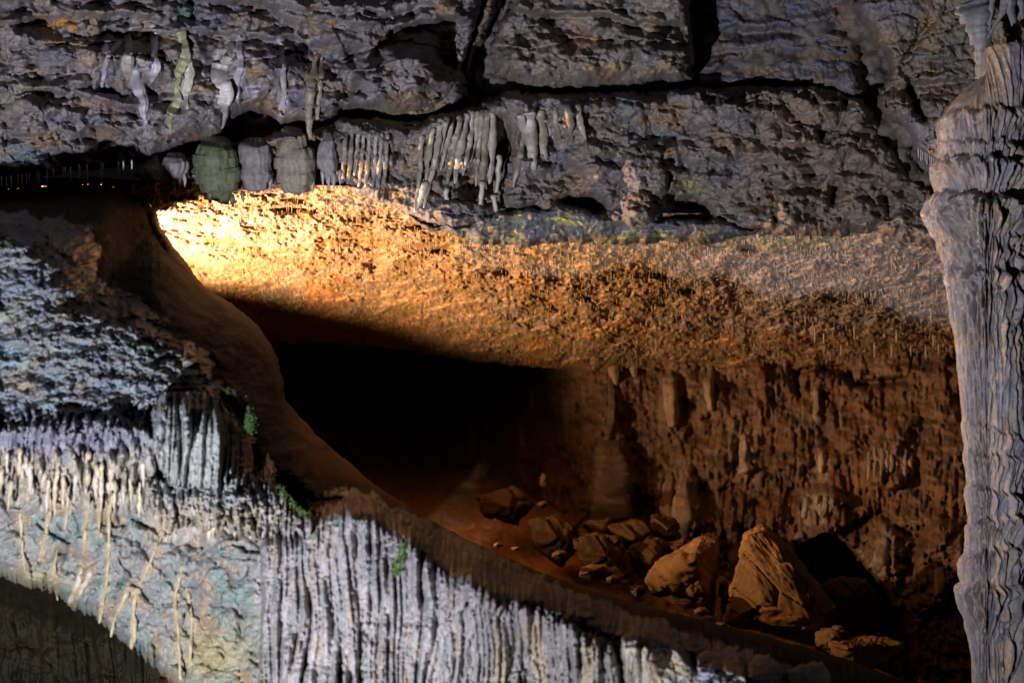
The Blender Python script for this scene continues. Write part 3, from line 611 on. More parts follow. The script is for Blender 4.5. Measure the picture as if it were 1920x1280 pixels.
# yellow ribbons on the blue-grey face
rib = [([(97,915),(92,965),(86,1000),(76,1042)],[5,6,6,3],'long straight gold drip, farthest left on the blue-grey face'),
 ([(168,890),(166,940),(161,988)],[5,6,4],'gold drip under the fringe, beside a shorter one'),
 ([(160,990),(157,1038)],[5,2],'short gold drip tip just under the fringe'),
 ([(180,895),(188,945),(184,1002)],[5,5,4],'cream drip right of the forked gold one'),
 ([(224,888),(204,955),(204,1040),(199,1100),(186,1168)],[5,5,2.5,4,4],'long thin crooked gold drip ending at the hollow edge'),
 ([(240,1096),(232,1126),(214,1162),(208,1194)],[5,6,6,2],'stout gold drip reaching over the hollow edge'),
 ([(307,995),(281,1055),(262,1098)],[3,3,2.5],'slanting hair-thin gold drip in the middle of the face'),
 ([(256,1105),(250,1150),(252,1185),(246,1216)],[2,5,8,2.5],'teardrop gold drip hanging over the hollow edge'),
 ([(341,1066),(330,1110),(328,1140),(334,1180),(338,1276)],[3,5,5,3,4],'tall thin gold drip right of the teardrop'),
 ([(352,1108),(360,1160),(356,1240)],[3,4,3],'pale short drip beside the tall thin gold one'),
 ([(154,1060),(146,1095),(130,1130)],[5,7,5],'wide pale drip bent to the left at the hollow edge'),
 ([(174,1058),(162,1090),(148,1115)],[4,7,4],'wide pale drip parallel to its bent neighbour'),
 ([(106,1025),(101,1080),(108,1125)],[3,4,2.5],'small tan drip at the left part of the hollow edge'),
 ([(130,905),(126,960),(122,995)],[3,3,2],'thin tan drip between two gold ones'),
 ([(38,960),(42,1030),(48,1070)],[2.5,2.5,1.5],'faint thin drip near the left picture edge')]
STAIN = [p for p, r, lab in rib]
# smooth blue-green rock face under the fringe
polyR = [(-190,800),(60,810),(260,800),(300,860),(400,900),(500,940),(560,955),(600,1000),(600,1440),(430,1440),(335,1290),(300,1262),(250,1222),(215,1188),(180,1160),(140,1148),(105,1112),(70,1108),(0,1082),(-190,1030)]
def detR(U, V):
    d = rock(U, V, 271, 70, .05, .45) + .06*fbm(U/90,V/70,272,3)
    d += groove(U+fbm(U/30,V/30,273,3)*14,V,[(420,1040),(500,1050),(540,1080)],4,.03)+groove(U,V+fbm(U/30,V/30,273,3)*14,[(250,1010),(330,1100),(420,1230)],4,.03)
    d += flutes(U,V,274,22,.10,5)*sstep(980,900,V)+dome(U,V,440,1100,80,90,.06)+dome(U,V,60,1020,70,50,.06)+.06*gaus(U,V,455,1160,34,40)
    return d
def colR(U, V):
    c = colFront(U, V)
    for pts in STAIN: c = mixc(c,(.38,.30,.16), np.exp(-(polyd(U+fbm(U/12,V/30,279,2)*4,V,pts)/6)**2)*.75)
    return c
rf, shR = slab('rock_face', polyR, lambda U,V: front(U,V)+.16, M_FLOW, detR, colR, R=26, T=.3, warp=5, seed=280, rag=(14,13,1050), parent=mound)
rf['label'] = 'smooth blue-grey and tan rock face with gold drips above the dark hollow'

# fluted curtains
def curtain(name, poly, off, wid, amp, ln, col, col2, seed, label, R=16, T=.16, cat='drapery', slant=0, parent=None, extra=None, wf=.5, rag=(24,11,0), uni=True):
    poly = [(x, y-16 if (x > 590 and y < 1128) else y) for x, y in poly]; gx = np.arange(-200, 1800, 4.0); gy = np.full(gx.shape, 5000.0)
    for (x0,y0),(x1,y1) in zip(poly, poly[1:]+poly[:1]):
        m = (gx >= min(x0,x1)) & (gx <= max(x0,x1)) & (x0 != x1)
        gy = np.where(m, np.minimum(gy, y0+(gx-x0)*(y1-y0)/((x1-x0) or 1)), gy)
    offv = off if callable(off) else (lambda U, V: .02 + (off-.02)*sstep(0, 24, V-np.interp(U, gx, gy)))
    det = lambda U, V: flutes(U,V,seed,wid,amp,ln,slant)*(1+.7*fbm(U/60,V/80,seed+11,2)) + scal(U,V,seed+12,14,18,.018,0) + wf*flutes(U,V,seed+40,wid*2.6,amp*1.2,ln) + .012*fbm(U/6,V/9,seed+1,3,.6) + (extra(U,V) if extra else 0)
    def colr(U, V):
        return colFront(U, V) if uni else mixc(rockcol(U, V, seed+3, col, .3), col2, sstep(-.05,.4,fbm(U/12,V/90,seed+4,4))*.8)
    o, s = slab(name, poly, lambda U,V: front(U,V)+offv(U,V), M_FLOW, det, colr, R=R, T=T*.6, warp=5, warps=14, seed=seed+7, parent=parent, rag=rag)
    if parent is None: tag(o, label, cat)
    else: o['label'] = label
    return o, s
# cream fringe under the lumpy lip
fr, shFr = curtain('fringe', [(-190,802),(0,806),(90,808),(150,804),(260,800),(296,830),(300,890),(282,930),(262,910),(240,960),(225,920),(205,955),(190,925),(165,960),(140,915),(110,925),(80,905),(50,915),(20,900),(-190,915)], .10, 15, .075, 4, (.50,.41,.28), (.62,.56,.46), 300, 'cream ragged fringe of short drips below the violet lumpy lip at left', R=14, T=.12, parent=mound)
# dark narrow drapery on the mound's front
dr, shDr = curtain('ribbed_drapery', [(282,775),(300,748),(345,738),(400,752),(440,778),(470,815),(478,870),(472,915),(455,948),(440,938),(425,952),(405,942),(395,950),(372,925),(350,940),(335,915),(318,925),(300,890),(285,860)], -.03, 16, .085, 14, (.33,.34,.33), (.42,.41,.38), 320, 'dark grey narrow ribbed drapery with black gaps, left of the upper moss', R=8, T=.2, wf=.3, parent=mound)
# cream knobbly band between the drapery and the big curtain
kb, shKb = curtain('knobbly_band', [(268,905),(330,900),(400,915),(460,910),(490,885),(520,925),(560,950),(570,1000),(545,1018),(520,1004),(480,1016),(440,1000),(400,1010),(360,990),(320,1004),(290,975),(270,960)], -.04, 18, .07, 3, (.52,.46,.38), (.62,.57,.52), 340, 'cream knobbly band of flowstone under the dark ribbed drapery', R=16, T=.14, parent=mound, extra=lambda U,V: scal(U,V,345,16,12,.05,0))
# blue-grey tuft by the lower moss
bt, shBt = curtain('small_drapery', [(490,862),(505,852),(525,890),(560,930),(590,960),(590,1000),(572,1030),(555,1010),(540,1025),(520,995),(505,940),(486,915)], -.1, 10, .06, 8, (.27,.30,.33), (.36,.40,.43), 360, 'small blue-grey drapery beside the lower moss patch', R=10, T=.2, parent=mound)
# the large pale curtain
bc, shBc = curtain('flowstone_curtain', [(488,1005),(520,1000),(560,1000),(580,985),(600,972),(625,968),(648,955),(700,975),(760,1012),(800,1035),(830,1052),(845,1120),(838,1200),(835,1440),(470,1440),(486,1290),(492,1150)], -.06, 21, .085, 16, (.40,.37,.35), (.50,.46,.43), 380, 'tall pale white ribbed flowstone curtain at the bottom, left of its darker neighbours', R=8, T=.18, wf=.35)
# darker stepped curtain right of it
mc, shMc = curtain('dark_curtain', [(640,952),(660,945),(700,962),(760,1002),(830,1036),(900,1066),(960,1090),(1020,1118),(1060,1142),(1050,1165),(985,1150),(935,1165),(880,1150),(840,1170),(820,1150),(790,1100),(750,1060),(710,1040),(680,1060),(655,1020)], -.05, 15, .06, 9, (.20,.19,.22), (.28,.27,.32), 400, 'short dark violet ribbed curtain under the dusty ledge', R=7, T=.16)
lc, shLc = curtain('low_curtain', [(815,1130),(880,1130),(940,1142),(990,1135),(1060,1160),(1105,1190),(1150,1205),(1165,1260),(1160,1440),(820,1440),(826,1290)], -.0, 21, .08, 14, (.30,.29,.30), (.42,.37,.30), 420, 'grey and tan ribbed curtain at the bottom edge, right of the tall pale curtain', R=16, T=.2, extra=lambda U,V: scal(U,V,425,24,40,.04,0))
pf, shPf = curtain('pale_buttress', [(1160,1185),(1190,1165),(1225,1172),(1275,1205),(1300,1240),(1330,1262),(1350,1300),(1340,1440),(1165,1440),(1172,1290)], -.10, 48, .05, 6, (.27,.245,.19), (.34,.31,.25), 440, 'smooth tan rock buttress at the bottom edge under the end of the ledge', R=9, T=.16, cat='rock', uni=False)
for k, (x0, x1, y0) in enumerate([(1305,1400,1214),(1400,1470,1224),(1475,1560,1240)]):
    o, s = slab('edge_rock', [(x0,y0+16),(x0+20,y0+2),(x1-25,y0),(x1-6,y0+18),(x1,y0+60),(x1,1440),(x0,1440)], lambda U,V: front(U,V)-.14, M_FLOW, lambda U,V: rock(U,V,460+k,40,.05,.4), lambda U,V: rockcol(U,V,470+k,(.26,.27,.30),.35), R=9, T=.14, seed=480+k)
    tag(o, ['blue-grey rock at the bottom edge just right of the tan buttress','narrow blue-grey rock on the bottom edge, middle of three in a row','blue-grey rock with a pale top on the bottom edge, farthest right of three'][k], 'rock', 'rocks along the bottom edge')

U, V = np.meshgrid(np.arange(-200, 2000, 6.0), np.linspace(0, 1, 90))  # sheet added behind the curtains to stop floodlight leaking through gaps
V = lip(U)-4 + V*(1440-lip(U)+4); V = np.where(U < 560, np.minimum(V, np.interp(U, [-200,0,100,220,340,470,560], [1015,1060,1085,1165,1260,1420,1440])), V)
D = front(U, np.minimum(V, 1460))+.42+.05*fbm(U/40, V/40, 97, 3)
ids = np.arange(U.size).reshape(U.shape)
q = np.stack([ids[:-1,:-1], ids[1:,:-1], ids[1:,1:], ids[:-1,1:]], -1).reshape(-1, 4)
o = link_mesh('backing', world(U, V, D).reshape(-1,3), q, rockcol(U, V, 98, (.10,.085,.07)).reshape(-1,3), M_ROCK)
tag(o, 'dark bedrock sheet added behind the flowstone curtains to stop light leaks', 'backing', kind='structure')

# ================================================================== DRIPS
# white and yellow drips over the upper overhang
for k, (p, r, c, lab) in enumerate(drA):
    tag(tube('stalactite', p, r, shA, M_DRIP, c, 500+k, .8, 24, embed=.45, ls=22, flute=.15, rough=.14, sub=2, off=-.015, lump=.14), lab, 'stalactite', 'calcite drips on the upper left overhang')
for k, (p, r) in enumerate([([(590,92),(584,150),(578,215),(582,262)],[6,9,8,3]), ([(602,98),(600,150),(594,225)],[4,6,3])]):
    tag(tube('stalactite', p, r, lambda u,v: shA(u, np.minimum(v,205)), M_DRIP, brown, 520+k, .9), ['long brown ropy stalactite crossing the gap under the upper left rock','shorter brown stalactite clinging to the right of the long ropy one'][k], 'stalactite', 'ropy brown stalactites')
# tiny straws under the left lip
lipA = lin([(-100,346),(0,340),(80,328),(150,318),(250,308)])
for k, x in enumerate([3,12,21,34,41,50,55,70,74,88,100,118,122,132,148,150,163,190,193,222,231,247]):
    y = float(lipA(x)); L = rng.uniform(9, 24)
    tag(tube('soda_straw', [(x,y-8),(x+.3,y+L*.5),(x,y+L)], [1.7,1.3,1.0], 8.5, M_DRIP, (.5,.48,.48), 540+k, 1, 6, lump=.1, flute=0, sub=4), 'tiny white soda straw in the row along the lower lip of the left overhang', 'soda straw', 'straws along the left lip')
# stubby bosses on the band
bos = [([(284,300),(282,318),(286,336),(284,348)],[14,25,24,10],(.38,.35,.29),'round cream boss at the left end of the rock band'),
 ([(330,300),(326,325),(330,350)],[22,22,8],(.26,.24,.25),'grey lump between the round cream boss and the big green one'),
 ([(404,268),(405,300),(408,330),(414,356),(424,384)],[28,38,39,28,3],(.15,.17,.10),'big mossy green pointed boss hanging over the amber light'),
 ([(474,272),(480,300),(480,330),(484,358)],[24,29,30,16],(.26,.24,.23),'boxy grey boss right of the green one'),
 ([(548,252),(552,290),(556,330),(558,362)],[24,33,35,20],(.30,.27,.21),'tan fluted boss under the long ropy stalactite'),
 ([(615,262),(612,300),(622,345)],[12,20,6],(.30,.28,.29),'slim grey boss beside the row of thin ribs')]
bos = [([(p[0][0], p[0][1]-14), (p[0][0], p[0][1]+6)]+p[1:], [r[0]*.5, r[0]*1.05]+[x*1.08 for x in r[1:]], c, lab) for p, r, c, lab in bos]
for k, (p, r, c, lab) in enumerate(bos):
    bo = tag(tube('stalactite_boss', p, r, lambda u,v: 8.98, M_ROCK, tuple(.8*x for x in c), 570+k, 1.2, 72, lump=.08, flute=.05, sub=1.2, colvar=.5, embed=.1, ls=30, rough=.10), lab, 'stalactite', 'stubby bosses on the rock band')
    for m in range(4):
        x = p[-1][0] + max(r)*(-.75+.5*m)+rng.uniform(-2,2); y = p[-1][1]-r[-1]*.2-abs(m-1.5)*6
        tube('drip_tip', [(x,y-16),(x,y-4),(x+.5,y+rng.uniform(5,15))], [4,rng.uniform(3,5),1], 8.93, M_DRIP, tuple(1.1*z for z in c), 575+k*4+m, 1, 10, parent=bo)
# thin ribs
xs_ = [(648,642),(660,652),(672,664),(682,672),(693,684),(705,697),(716,704),(727,716)]
for k, (a, b) in enumerate(xs_):
    y0 = 250+rng.uniform(-4,6); y1 = [345,352,330,362,376,372,384,378][k]
    tag(tube('rib_stalactite', [(a,y0),((a+b)/2+1,(y0+y1)/2),(b,y1)], [3,4.5,3], shE, M_DRIP, [(.28,.25,.22),(.23,.21,.19),(.31,.29,.26)][k%3], 590+k, .9, 10, lump=.12, ls=25, off=-.02), 'thin parallel grey rib in the tight row left of the slanted curtain', 'stalactite', 'thin ribs on the rock band')
# slanted curtain of stalactites
sl = [((828,222),(795,390),6),((838,218),(812,330),7),((850,215),(826,320),6),((858,215),(842,300),9),((866,212),(838,345),7),((876,212),(852,345),8),((886,208),(868,330),6),((896,208),(882,305),7),((905,206),(892,350),6),((914,206),(903,385),8),((922,210),(918,345),9),((936,290),(928,372),5),((812,240),(798,345),5),((790,255),(778,395),5),((984,235),(962,352),6),((975,215),(990,275),9),((992,210),(1002,320),13),((1012,205),(1022,300),11),((1040,200),(1050,265),6),((1062,196),(1072,270),7),((1080,196),(1098,262),7)]
for k, ((a,y0),(b,y1),r) in enumerate(sl):
    side = k < 14
    tag(tube('stalactite', [(a,y0),((a+b)/2+rng.uniform(-3,3),(y0+y1)/2),(b,y1)], [r*.8,r,r*.35], lambda u,v: np.minimum(shE(u,v), baseE(np.asarray(u),np.asarray(v))+.08), M_DRIP, [(.31,.28,.24),(.26,.23,.19),(.36,.33,.29),(.21,.185,.14),(.29,.26,.2)][(k*7)%5], 610+k, .95, 12, lump=.12, ls=28, off=-.03),
        'slanted cream stalactite in the dense curtain left of the dark pit' if side else 'pale stalactite in the looser row right of the dark pit', 'stalactite', 'slanted stalactite curtain' if side else 'row right of the dark pit')
for k, (p, r, lab) in enumerate([([(798,340),(790,372),(778,398)],[7,6,3],'grey tooth tip at the lower left of the slanted curtain'),([(836,352),(838,384)],[6,3],'short amber-lit tooth below the slanted curtain'),([(905,340),(900,385)],[6,3],'tooth on the band edge under the dark pit, first of a pair'),([(925,365),(930,398)],[6,3],'tooth on the band edge under the dark pit, second of a pair')]):
    tag(tube('stalactite_tooth', p, r, lambda u,v: baseE(np.asarray(u),np.asarray(v))-.02, M_DRIP, (.45,.40,.34), 640+k, .9, 10), lab, 'stalactite', 'teeth under the band')
# small drips at the shelf edge by the column
for k in range(9):
    x = 1722+k*4.2+rng.uniform(-1,1); y = 286+k*2.5
    tag(tube('soda_straw', [(x,y-10),(x,y+rng.uniform(8,18))], [2,1], 9.0, M_DRIP, (.36,.33,.32), 650+k, 1, 6, lump=.1, flute=0), 'small drip in the fringe of the pale shelf left of the column top', 'soda straw', 'fringe of the pale shelf')
# branching root-like drips between the ceiling and the column top
root = tube('branching_drip', [(1822,0),(1834,40),(1842,90),(1843,150)], [34,24,15,12], 8.35, M_ROCK, (.20,.20,.21), 670, .5, 18, lump=.15, flute=.2)
tag(root, 'grey root-like branching drip reaching down to the column top', 'dripstone')
for k, (p, r) in enumerate([([(1846,90),(1858,60),(1880,25),(1890,-10)],[5,5,8,12]), ([(1852,70),(1858,30),(1862,-20)],[4,4,8]), ([(1914,90),(1902,50),(1894,20),(1892,-20)],[4,6,8,14]), ([(1922,60),(1916,20),(1912,-20)],[5,6,8])]):
    tube('branch', p, r, 8.33, M_ROCK, (.19,.19,.20), 675+k, .8, 10, parent=root)

for k, (p, r, lab) in enumerate(rib):
    tag(tube('stalactite', p, [x*.8 for x in r], lambda u,v: shR(u, np.minimum(v, 1075+np.clip(np.asarray(u)-20,0,400)*.42)), M_DRIP, gold if k not in (10,11,13,14) else (.40,.35,.27), 700+k, .9, 12, off=.0, lump=.3, embed=.75, ls=18), lab, 'stalactite', 'gold drips on the blue-grey face')
# short cream drips of the fringe
for k in range(58):
    x = rng.uniform(-4, 292) if k < 34 else rng.uniform(290, 570)
    y0 = rng.uniform(835, 905) if k < 34 else rng.uniform(935, 985)
    L = rng.uniform(22, 70) if k < 34 else rng.uniform(16, 40); dx = rng.uniform(-9, 4)
    tag(tube('fringe_drip', [(x,y0),(x+dx*.5,y0+L*.5),(x+dx,y0+L)], [3.5,rng.uniform(3,5.5),1.2], lambda u,v: np.minimum(front(u,v)-.01, shR(u,v)), M_DRIP, (.42,.35,.24) if k%3 else (.45,.40,.34), 730+k, .9, 8, lump=.3, sub=4),
        'small cream drip in the ragged fringe under the violet lip' if k < 34 else 'small cream knob in the band below the dark ribbed drapery', 'stalactite', 'fringe drips' if k < 34 else 'knobs below the drapery')

# ================================================================== soda straws covering the chamber ceiling (beyond counting)
V_, Q_, T_, C_ = [], [], [], []
n0 = 0
rs = np.random.RandomState(5)
N = 9000
uu = rs.uniform(240, 1830, N); tt = rs.uniform(0.02, 1.0, N)**.8
vv = vf(uu)+(vb(uu)-vf(uu))*tt
cl = fbm(uu/55, vv/20, 45, 3); kk = cl > rs.uniform(-.5, .25, N)
uu, vv, cl = uu[kk], vv[kk], cl[kk]; N = len(uu)
YY = ceil_depth(uu, vv)-.04
Ln = np.clip(.8+1.6*cl, .4, 2)*rs.uniform(.005, .026, N)*(1+(rs.rand(N) < .05)*1.6); rr = rs.uniform(.0014, .0042, N)
P0 = world(uu, vv, YY); P0[:,2] += .02
ang = np.arange(4)*math.pi/2
ring = np.stack([np.cos(ang), np.sin(ang), 0*ang], -1)
top = P0[:,None,:] + ring[None]*rr[:,None,None]*1.3
bot = P0[:,None,:] + ring[None]*rr[:,None,None]*.55; bot[:,:,2] -= (Ln+.02)[:,None]
Vx = np.concatenate([top, bot], 1).reshape(-1, 3)
b0 = (np.arange(N)*8)[:,None,None]
qq = np.array([[0,4,5,1],[1,5,6,2],[2,6,7,3],[3,7,4,0]])[None]+b0
cc = np.where((uu > 1250)[:,None], np.array([[.48,.38,.31]]), np.array([[.50,.34,.18]]))*rs.uniform(.6,1.25,N)[:,None]
o = link_mesh('soda_straws', Vx, qq.reshape(-1,4), np.repeat(cc, 8, 0), M_WARM, smooth=False)
tag(o, 'countless short soda straws bristling all over the amber chamber ceiling', 'soda straws', kind='stuff')
for k, x in enumerate([1672,1681,1695,1708,1736,1750,1577,1640,1528,1760,1602,1545]):
    y = float(vb(x))-rng.uniform(22,64); Yq = float(ceil_depth(np.array([x]),np.array([y]))[0])-.1
    tag(tube('soda_straw', [(x,y-5),(x,y+rng.uniform(16,26))], [1.9,1.2], Yq, M_DRIP, (.55,.46,.40), 800+k, 1, 6, lump=.1, flute=0), 'pale longer soda straw near the low back edge of the ceiling beside the column', 'soda straw', 'long straws near the column')

# ================================================================== formations on the back wall
for k, (p, r, c, lab) in enumerate(stg):
    up = 'stalagmite' in lab or 'stump' in lab or 'stub' in lab
    tag(tube('stalagmite' if up else 'wall_drip', p, r, back_sheet, M_WARM, tuple((.5 if k < 2 else .95)*x for x in c), 830+k, .8, 20, off=-.035, lump=.1, ls=40, flute=.16, rough=.2, colvar=.35, embed=.45), lab, 'stalagmite' if up else 'dripstone', 'formations on the back wall')
for k in range(7):
    x = 1630+k*11+rng.uniform(-3,3); x += 10 if k > 4 else 0
    y0 = 842+rng.uniform(-6,12)
    tag(tube('wall_drip', [(x,y0),(x+1,y0+25),(x-2,y0+rng.uniform(44,70))], [2.5,5,2], back_sheet, M_WARM, (.36,.27,.2), 860+k, .9, 10, off=-.015), 'pale drip in the bright tuft high on the back wall near the column', 'dripstone', 'bright tuft of wall drips')

# ================================================================== boulders
import bmesh
def boulder(name, outline, Y, thick, tips, col, label, seed, grp='fallen boulders', cuts=4, amp=.02):
    bm = bmesh.new()
    for (u, v) in outline:
        for dY in (0.0, thick*.9):
            s = 1 if dY == 0 else .9
            cu_ = sum(p[0] for p in outline)/len(outline); cv_ = sum(p[1] for p in outline)/len(outline)
            bm.verts.new(world(cu_+(u-cu_)*s, cv_+(v-cv_)*s, Y+dY))
    for (u, v, dY) in tips: bm.verts.new(world(u, v, Y+dY))
    r = bmesh.ops.convex_hull(bm, input=bm.verts)
    bmesh.ops.delete(bm, geom=list({g for g in r['geom_interior'] if isinstance(g, bmesh.types.BMVert)}), context='VERTS')
    bmesh.ops.triangulate(bm, faces=bm.faces)
    for _ in range(cuts): bmesh.ops.subdivide_edges(bm, edges=bm.edges, cuts=1, use_grid_fill=True)
    for _ in range(1): bmesh.ops.smooth_vert(bm, verts=bm.verts, factor=.3, use_axis_x=True, use_axis_y=True, use_axis_z=True)
    bm.normal_update(); bm.verts.index_update()
    co = np.array([v.co for v in bm.verts]); no = np.array([v.normal for v in bm.verts])
    a = co[:,0]*3+co[:,1]*2.3; b_ = co[:,2]*3-co[:,1]*1.7
    f1, f2, fi = worley(a*1.6, b_*1.6, seed)
    h = amp*(3.0*fbm(a*1.2, b_*1.2, seed+1, 6, .62) + 1.6*(fi-.5) - 1.8*np.exp(-((f2-f1)/.05)**2))
    co = co + no*h[:,None]
    fs = [[v.index for v in f.verts] for f in bm.faces]; bm.free()
    tr = [f for f in fs if len(f) == 3]; qd = [f for f in fs if len(f) == 4]
    c = np.ones((len(co),3))*np.array(col)*(1+.45*fbm(a*1.5, b_*1.5, seed+3, 4))[:,None]
    c = mixc(c, np.array(col)*[1.1,.8,.55], sstep(.05,.4,fbm(a,b_,seed+4,3))*.7)
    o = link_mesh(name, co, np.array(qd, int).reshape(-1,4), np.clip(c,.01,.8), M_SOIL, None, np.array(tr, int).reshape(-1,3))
    tag(o, label, 'boulder' if 'boulder' in name else 'stone', grp)
    return o
tan = (.27,.145,.056)
boulder('boulder', [(1402,1000),(1432,988),(1480,1038),(1536,1098),(1566,1140),(1562,1180),(1535,1206),(1470,1196),(1362,1164),(1366,1110),(1398,1030)], 9.9, .9, [(1440,1010,-.05),(1520,1160,-.35),(1430,1130,-.22),(1545,1150,-.3),(1500,1100,-.12)], tan, 'largest boulder, a tall tan peaked block in the chamber', 1000, cuts=5)
boulder('boulder', [(1212,1090),(1240,1050),(1272,1034),(1312,1010),(1342,1014),(1338,1155),(1300,1140),(1226,1112)], 10.3, .7, [(1300,1050,-.25),(1320,1110,-.2),(1250,1090,-.12)], tan, 'square-topped tan boulder left of the peaked one', 1010, cuts=4)
boulder('boulder', [(1352,1096),(1360,1090),(1366,1130),(1360,1160),(1350,1150)], 10.6, .3, [(1358,1125,-.05)], (.28,.17,.08), 'thin upright sliver of rock in the gap beside the peaked boulder', 1012, cuts=3)
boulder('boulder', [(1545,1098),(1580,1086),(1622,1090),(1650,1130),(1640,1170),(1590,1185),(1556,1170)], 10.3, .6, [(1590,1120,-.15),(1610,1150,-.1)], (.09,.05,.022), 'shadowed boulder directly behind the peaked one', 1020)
boulder('boulder', [(1556,1206),(1592,1192),(1640,1196),(1692,1208),(1668,1224),(1636,1246),(1612,1252),(1572,1232)], 9.2, .5, [(1590,1215,-.12),(1630,1215,-.1)], tan, 'low flat boulder at the right end of the dark ledge', 1030)
boulder('boulder', [(1535,1190),(1575,1180),(1590,1205),(1560,1222),(1530,1212)], 9.4, .4, [(1558,1200,-.1)], (.24,.15,.07), 'small angular block wedged between the peaked boulder and the low flat one', 1035)
rub = [([(1086,1012),(1120,1000),(1158,1008),(1176,1050),(1182,1086),(1130,1070),(1096,1050)],10.9),([(1004,978),(1040,968),(1072,984),(1082,1020),(1050,1046),(1010,1015)],11.3),([(1152,985),(1190,975),(1226,990),(1230,1016),(1196,1022),(1158,1010)],11.5),([(1190,1024),(1230,1010),(1250,1020),(1246,1048),(1212,1072),(1190,1060)],11.0),([(1228,968),(1262,978),(1268,1006),(1240,1010)],11.6),([(900,930),(960,915),(990,940),(965,972),(915,960)],12.0),([(1100,980),(1140,972),(1150,995),(1115,1002)],11.6),([(1255,1022),(1280,1012),(1290,1030),(1268,1044)],11.0)]
labs = ['dark brown block in the rubble just above the lit clay slope','rounded block at the left end of the rubble pile','flat-topped block in the rubble under the stout stalagmite','tilted block in the rubble next to the square-topped boulder','small block at the foot of the bottle-shaped stalagmite','dim low boulder at the far left of the chamber floor','little block wedged behind the rubble pile','little block on the shoulder of the square-topped boulder']
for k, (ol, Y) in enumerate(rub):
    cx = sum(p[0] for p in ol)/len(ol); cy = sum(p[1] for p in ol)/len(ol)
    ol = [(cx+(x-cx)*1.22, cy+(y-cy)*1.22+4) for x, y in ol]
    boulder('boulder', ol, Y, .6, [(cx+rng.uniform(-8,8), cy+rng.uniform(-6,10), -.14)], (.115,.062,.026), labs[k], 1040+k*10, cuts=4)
st_ = [(1115,1072,34,16,9.9,'broken clay lump on the lit slope, largest of the small stones',(.38,.24,.11)),(1196,1106,16,12,9.8,'bright small stone at the edge of the ledge',(.42,.26,.13)),(1242,1108,22,14,9.8,'flat bright stone below the square-topped boulder',(.40,.25,.12)),(1300,1112,14,16,9.8,'dark notched stone against the square-topped boulder',(.26,.16,.08)),(1315,1146,16,9,9.6,'small stone right below the square-topped boulder',(.42,.27,.13)),(1150,1086,14,8,9.8,'small clay stone between the lump and the bright stone',(.36,.23,.10)),(935,1022,9,5,9.9,'tiny bright stone on the slope, upper of two',(.5,.36,.18)),(968,1028,9,5,9.8,'tiny bright stone on the slope, lower of two',(.5,.36,.18)),(1050,1040,18,8,10.4,'small clod on the slope below the rubble',(.34,.21,.1)),(1352,1172,14,6,9.3,'thin chip at the foot of the peaked boulder',(.36,.22,.1)),(1020,900,12,16,12.2,'small dim upright stone by the wall',(.3,.2,.1)),(1018,945,14,8,12.0,'small pale tilted stone by the wall',(.42,.29,.14))]
for k, (x, y, rx, ry, Y, lab, c) in enumerate(st_):
    ol = [(x+rx*math.cos(a)*rng.uniform(.75,1.1), y+ry*math.sin(a)*rng.uniform(.75,1.1)) for a in [i*math.pi/3.5 for i in range(7)]]
    boulder('stone', ol, Y, .2, [(x+rng.uniform(-4,4), y-2, -.06)], tuple(.6*z for z in c), lab, 1200+k*10, 'small stones on the chamber floor', cuts=3, amp=.007)

# ================================================================== the column
CX, CY = 1850.0, 7.9
prof = lin([(80,1905),(120,1880),(140,1842),(160,1815),(180,1790),(200,1772),(225,1760),(250,1755),(285,1757),(300,1754),(330,1744),(345,1742),(362,1747),(375,1741),(420,1744),(480,1760),(520,1768),(560,1775),(650,1785),(750,1795),(850,1803),(930,1808),(980,1808),(1010,1805),(1040,1801),(1052,1796),(1080,1793),(1092,1796),(1108,1790),(1130,1792),(1160,1801),(1220,1814),(1280,1818),(1400,1818)])
vr = np.arange(90, 1405, 1.9); ths = np.linspace(0, 2*math.pi, 300, endpoint=False)
VV, TH = np.meshgrid(vr, ths, indexing='ij')
half = (TH % (2*math.pi))
front_a = np.cos(TH+math.pi/2)     # 1 where the surface faces the viewer
sx_ = np.cos(TH)                    # -1 left, 1 right
arc = 150*((TH-math.pi/2) % (2*math.pi))     # pixel-like coordinate round the girth
VE = VV + 34*(sx_+1)*sstep(300,130,VV)
R0 = np.maximum(CX - np.minimum(prof(VE), CX-10), 3.0)
R0 = R0 + (np.maximum(R0, 100*sstep(95,150,VE)) - R0)*sstep(-.35,.55,sx_)
rel = np.zeros(VV.shape)            # outward relief in pixels
AW = arc+450
def tier(v0, slope, out, L, amp, wid, seed, jag=10):
    y = v0 + slope*(sx_+1)*75 + fbm(AW/45, VV*0+seed, seed, 4)*jag*1.8
    s = VV - y
    b = 1.25*out*sig(s/1.6)*np.exp(-np.maximum(s,0)/L)
    fl_ = np.minimum(np.abs(perlin(AW/wid+fbm(AW/50,VV/50,seed+1,2)*.6, VV/90, seed+2))*1.6, 1)**.7
    return b + 2.4*amp*sig(s/3)*np.exp(-np.maximum(s,0)/(L*1.3))*(fl_-.4)*sstep(0,14,s)
for a in [(212,.0,9,40,12,9,1),(268,.10,11,38,12,8,2),(302,.05,18,46,16,10,3),(364,.18,20,90,20,12,4),(505,.1,11,60,13,12,5),(395,-.15,8,110,16,10,6),(852,.0,9,30,7,12,7),(908,.15,12,40,9,12,8),(985,-.2,13,26,10,8,9),(1040,-.2,13,30,11,9,10),(1096,-.05,13,60,14,13,11),(790,.2,7,30,6,14,12)]:
    rel += tier(*a)
tiers = rel; rel = 0*rel
rel += 6*fbm(AW/30, VV/70, 21, 4, .55)+1.3*fbm(AW/6, VV/24, 22, 4, .6)
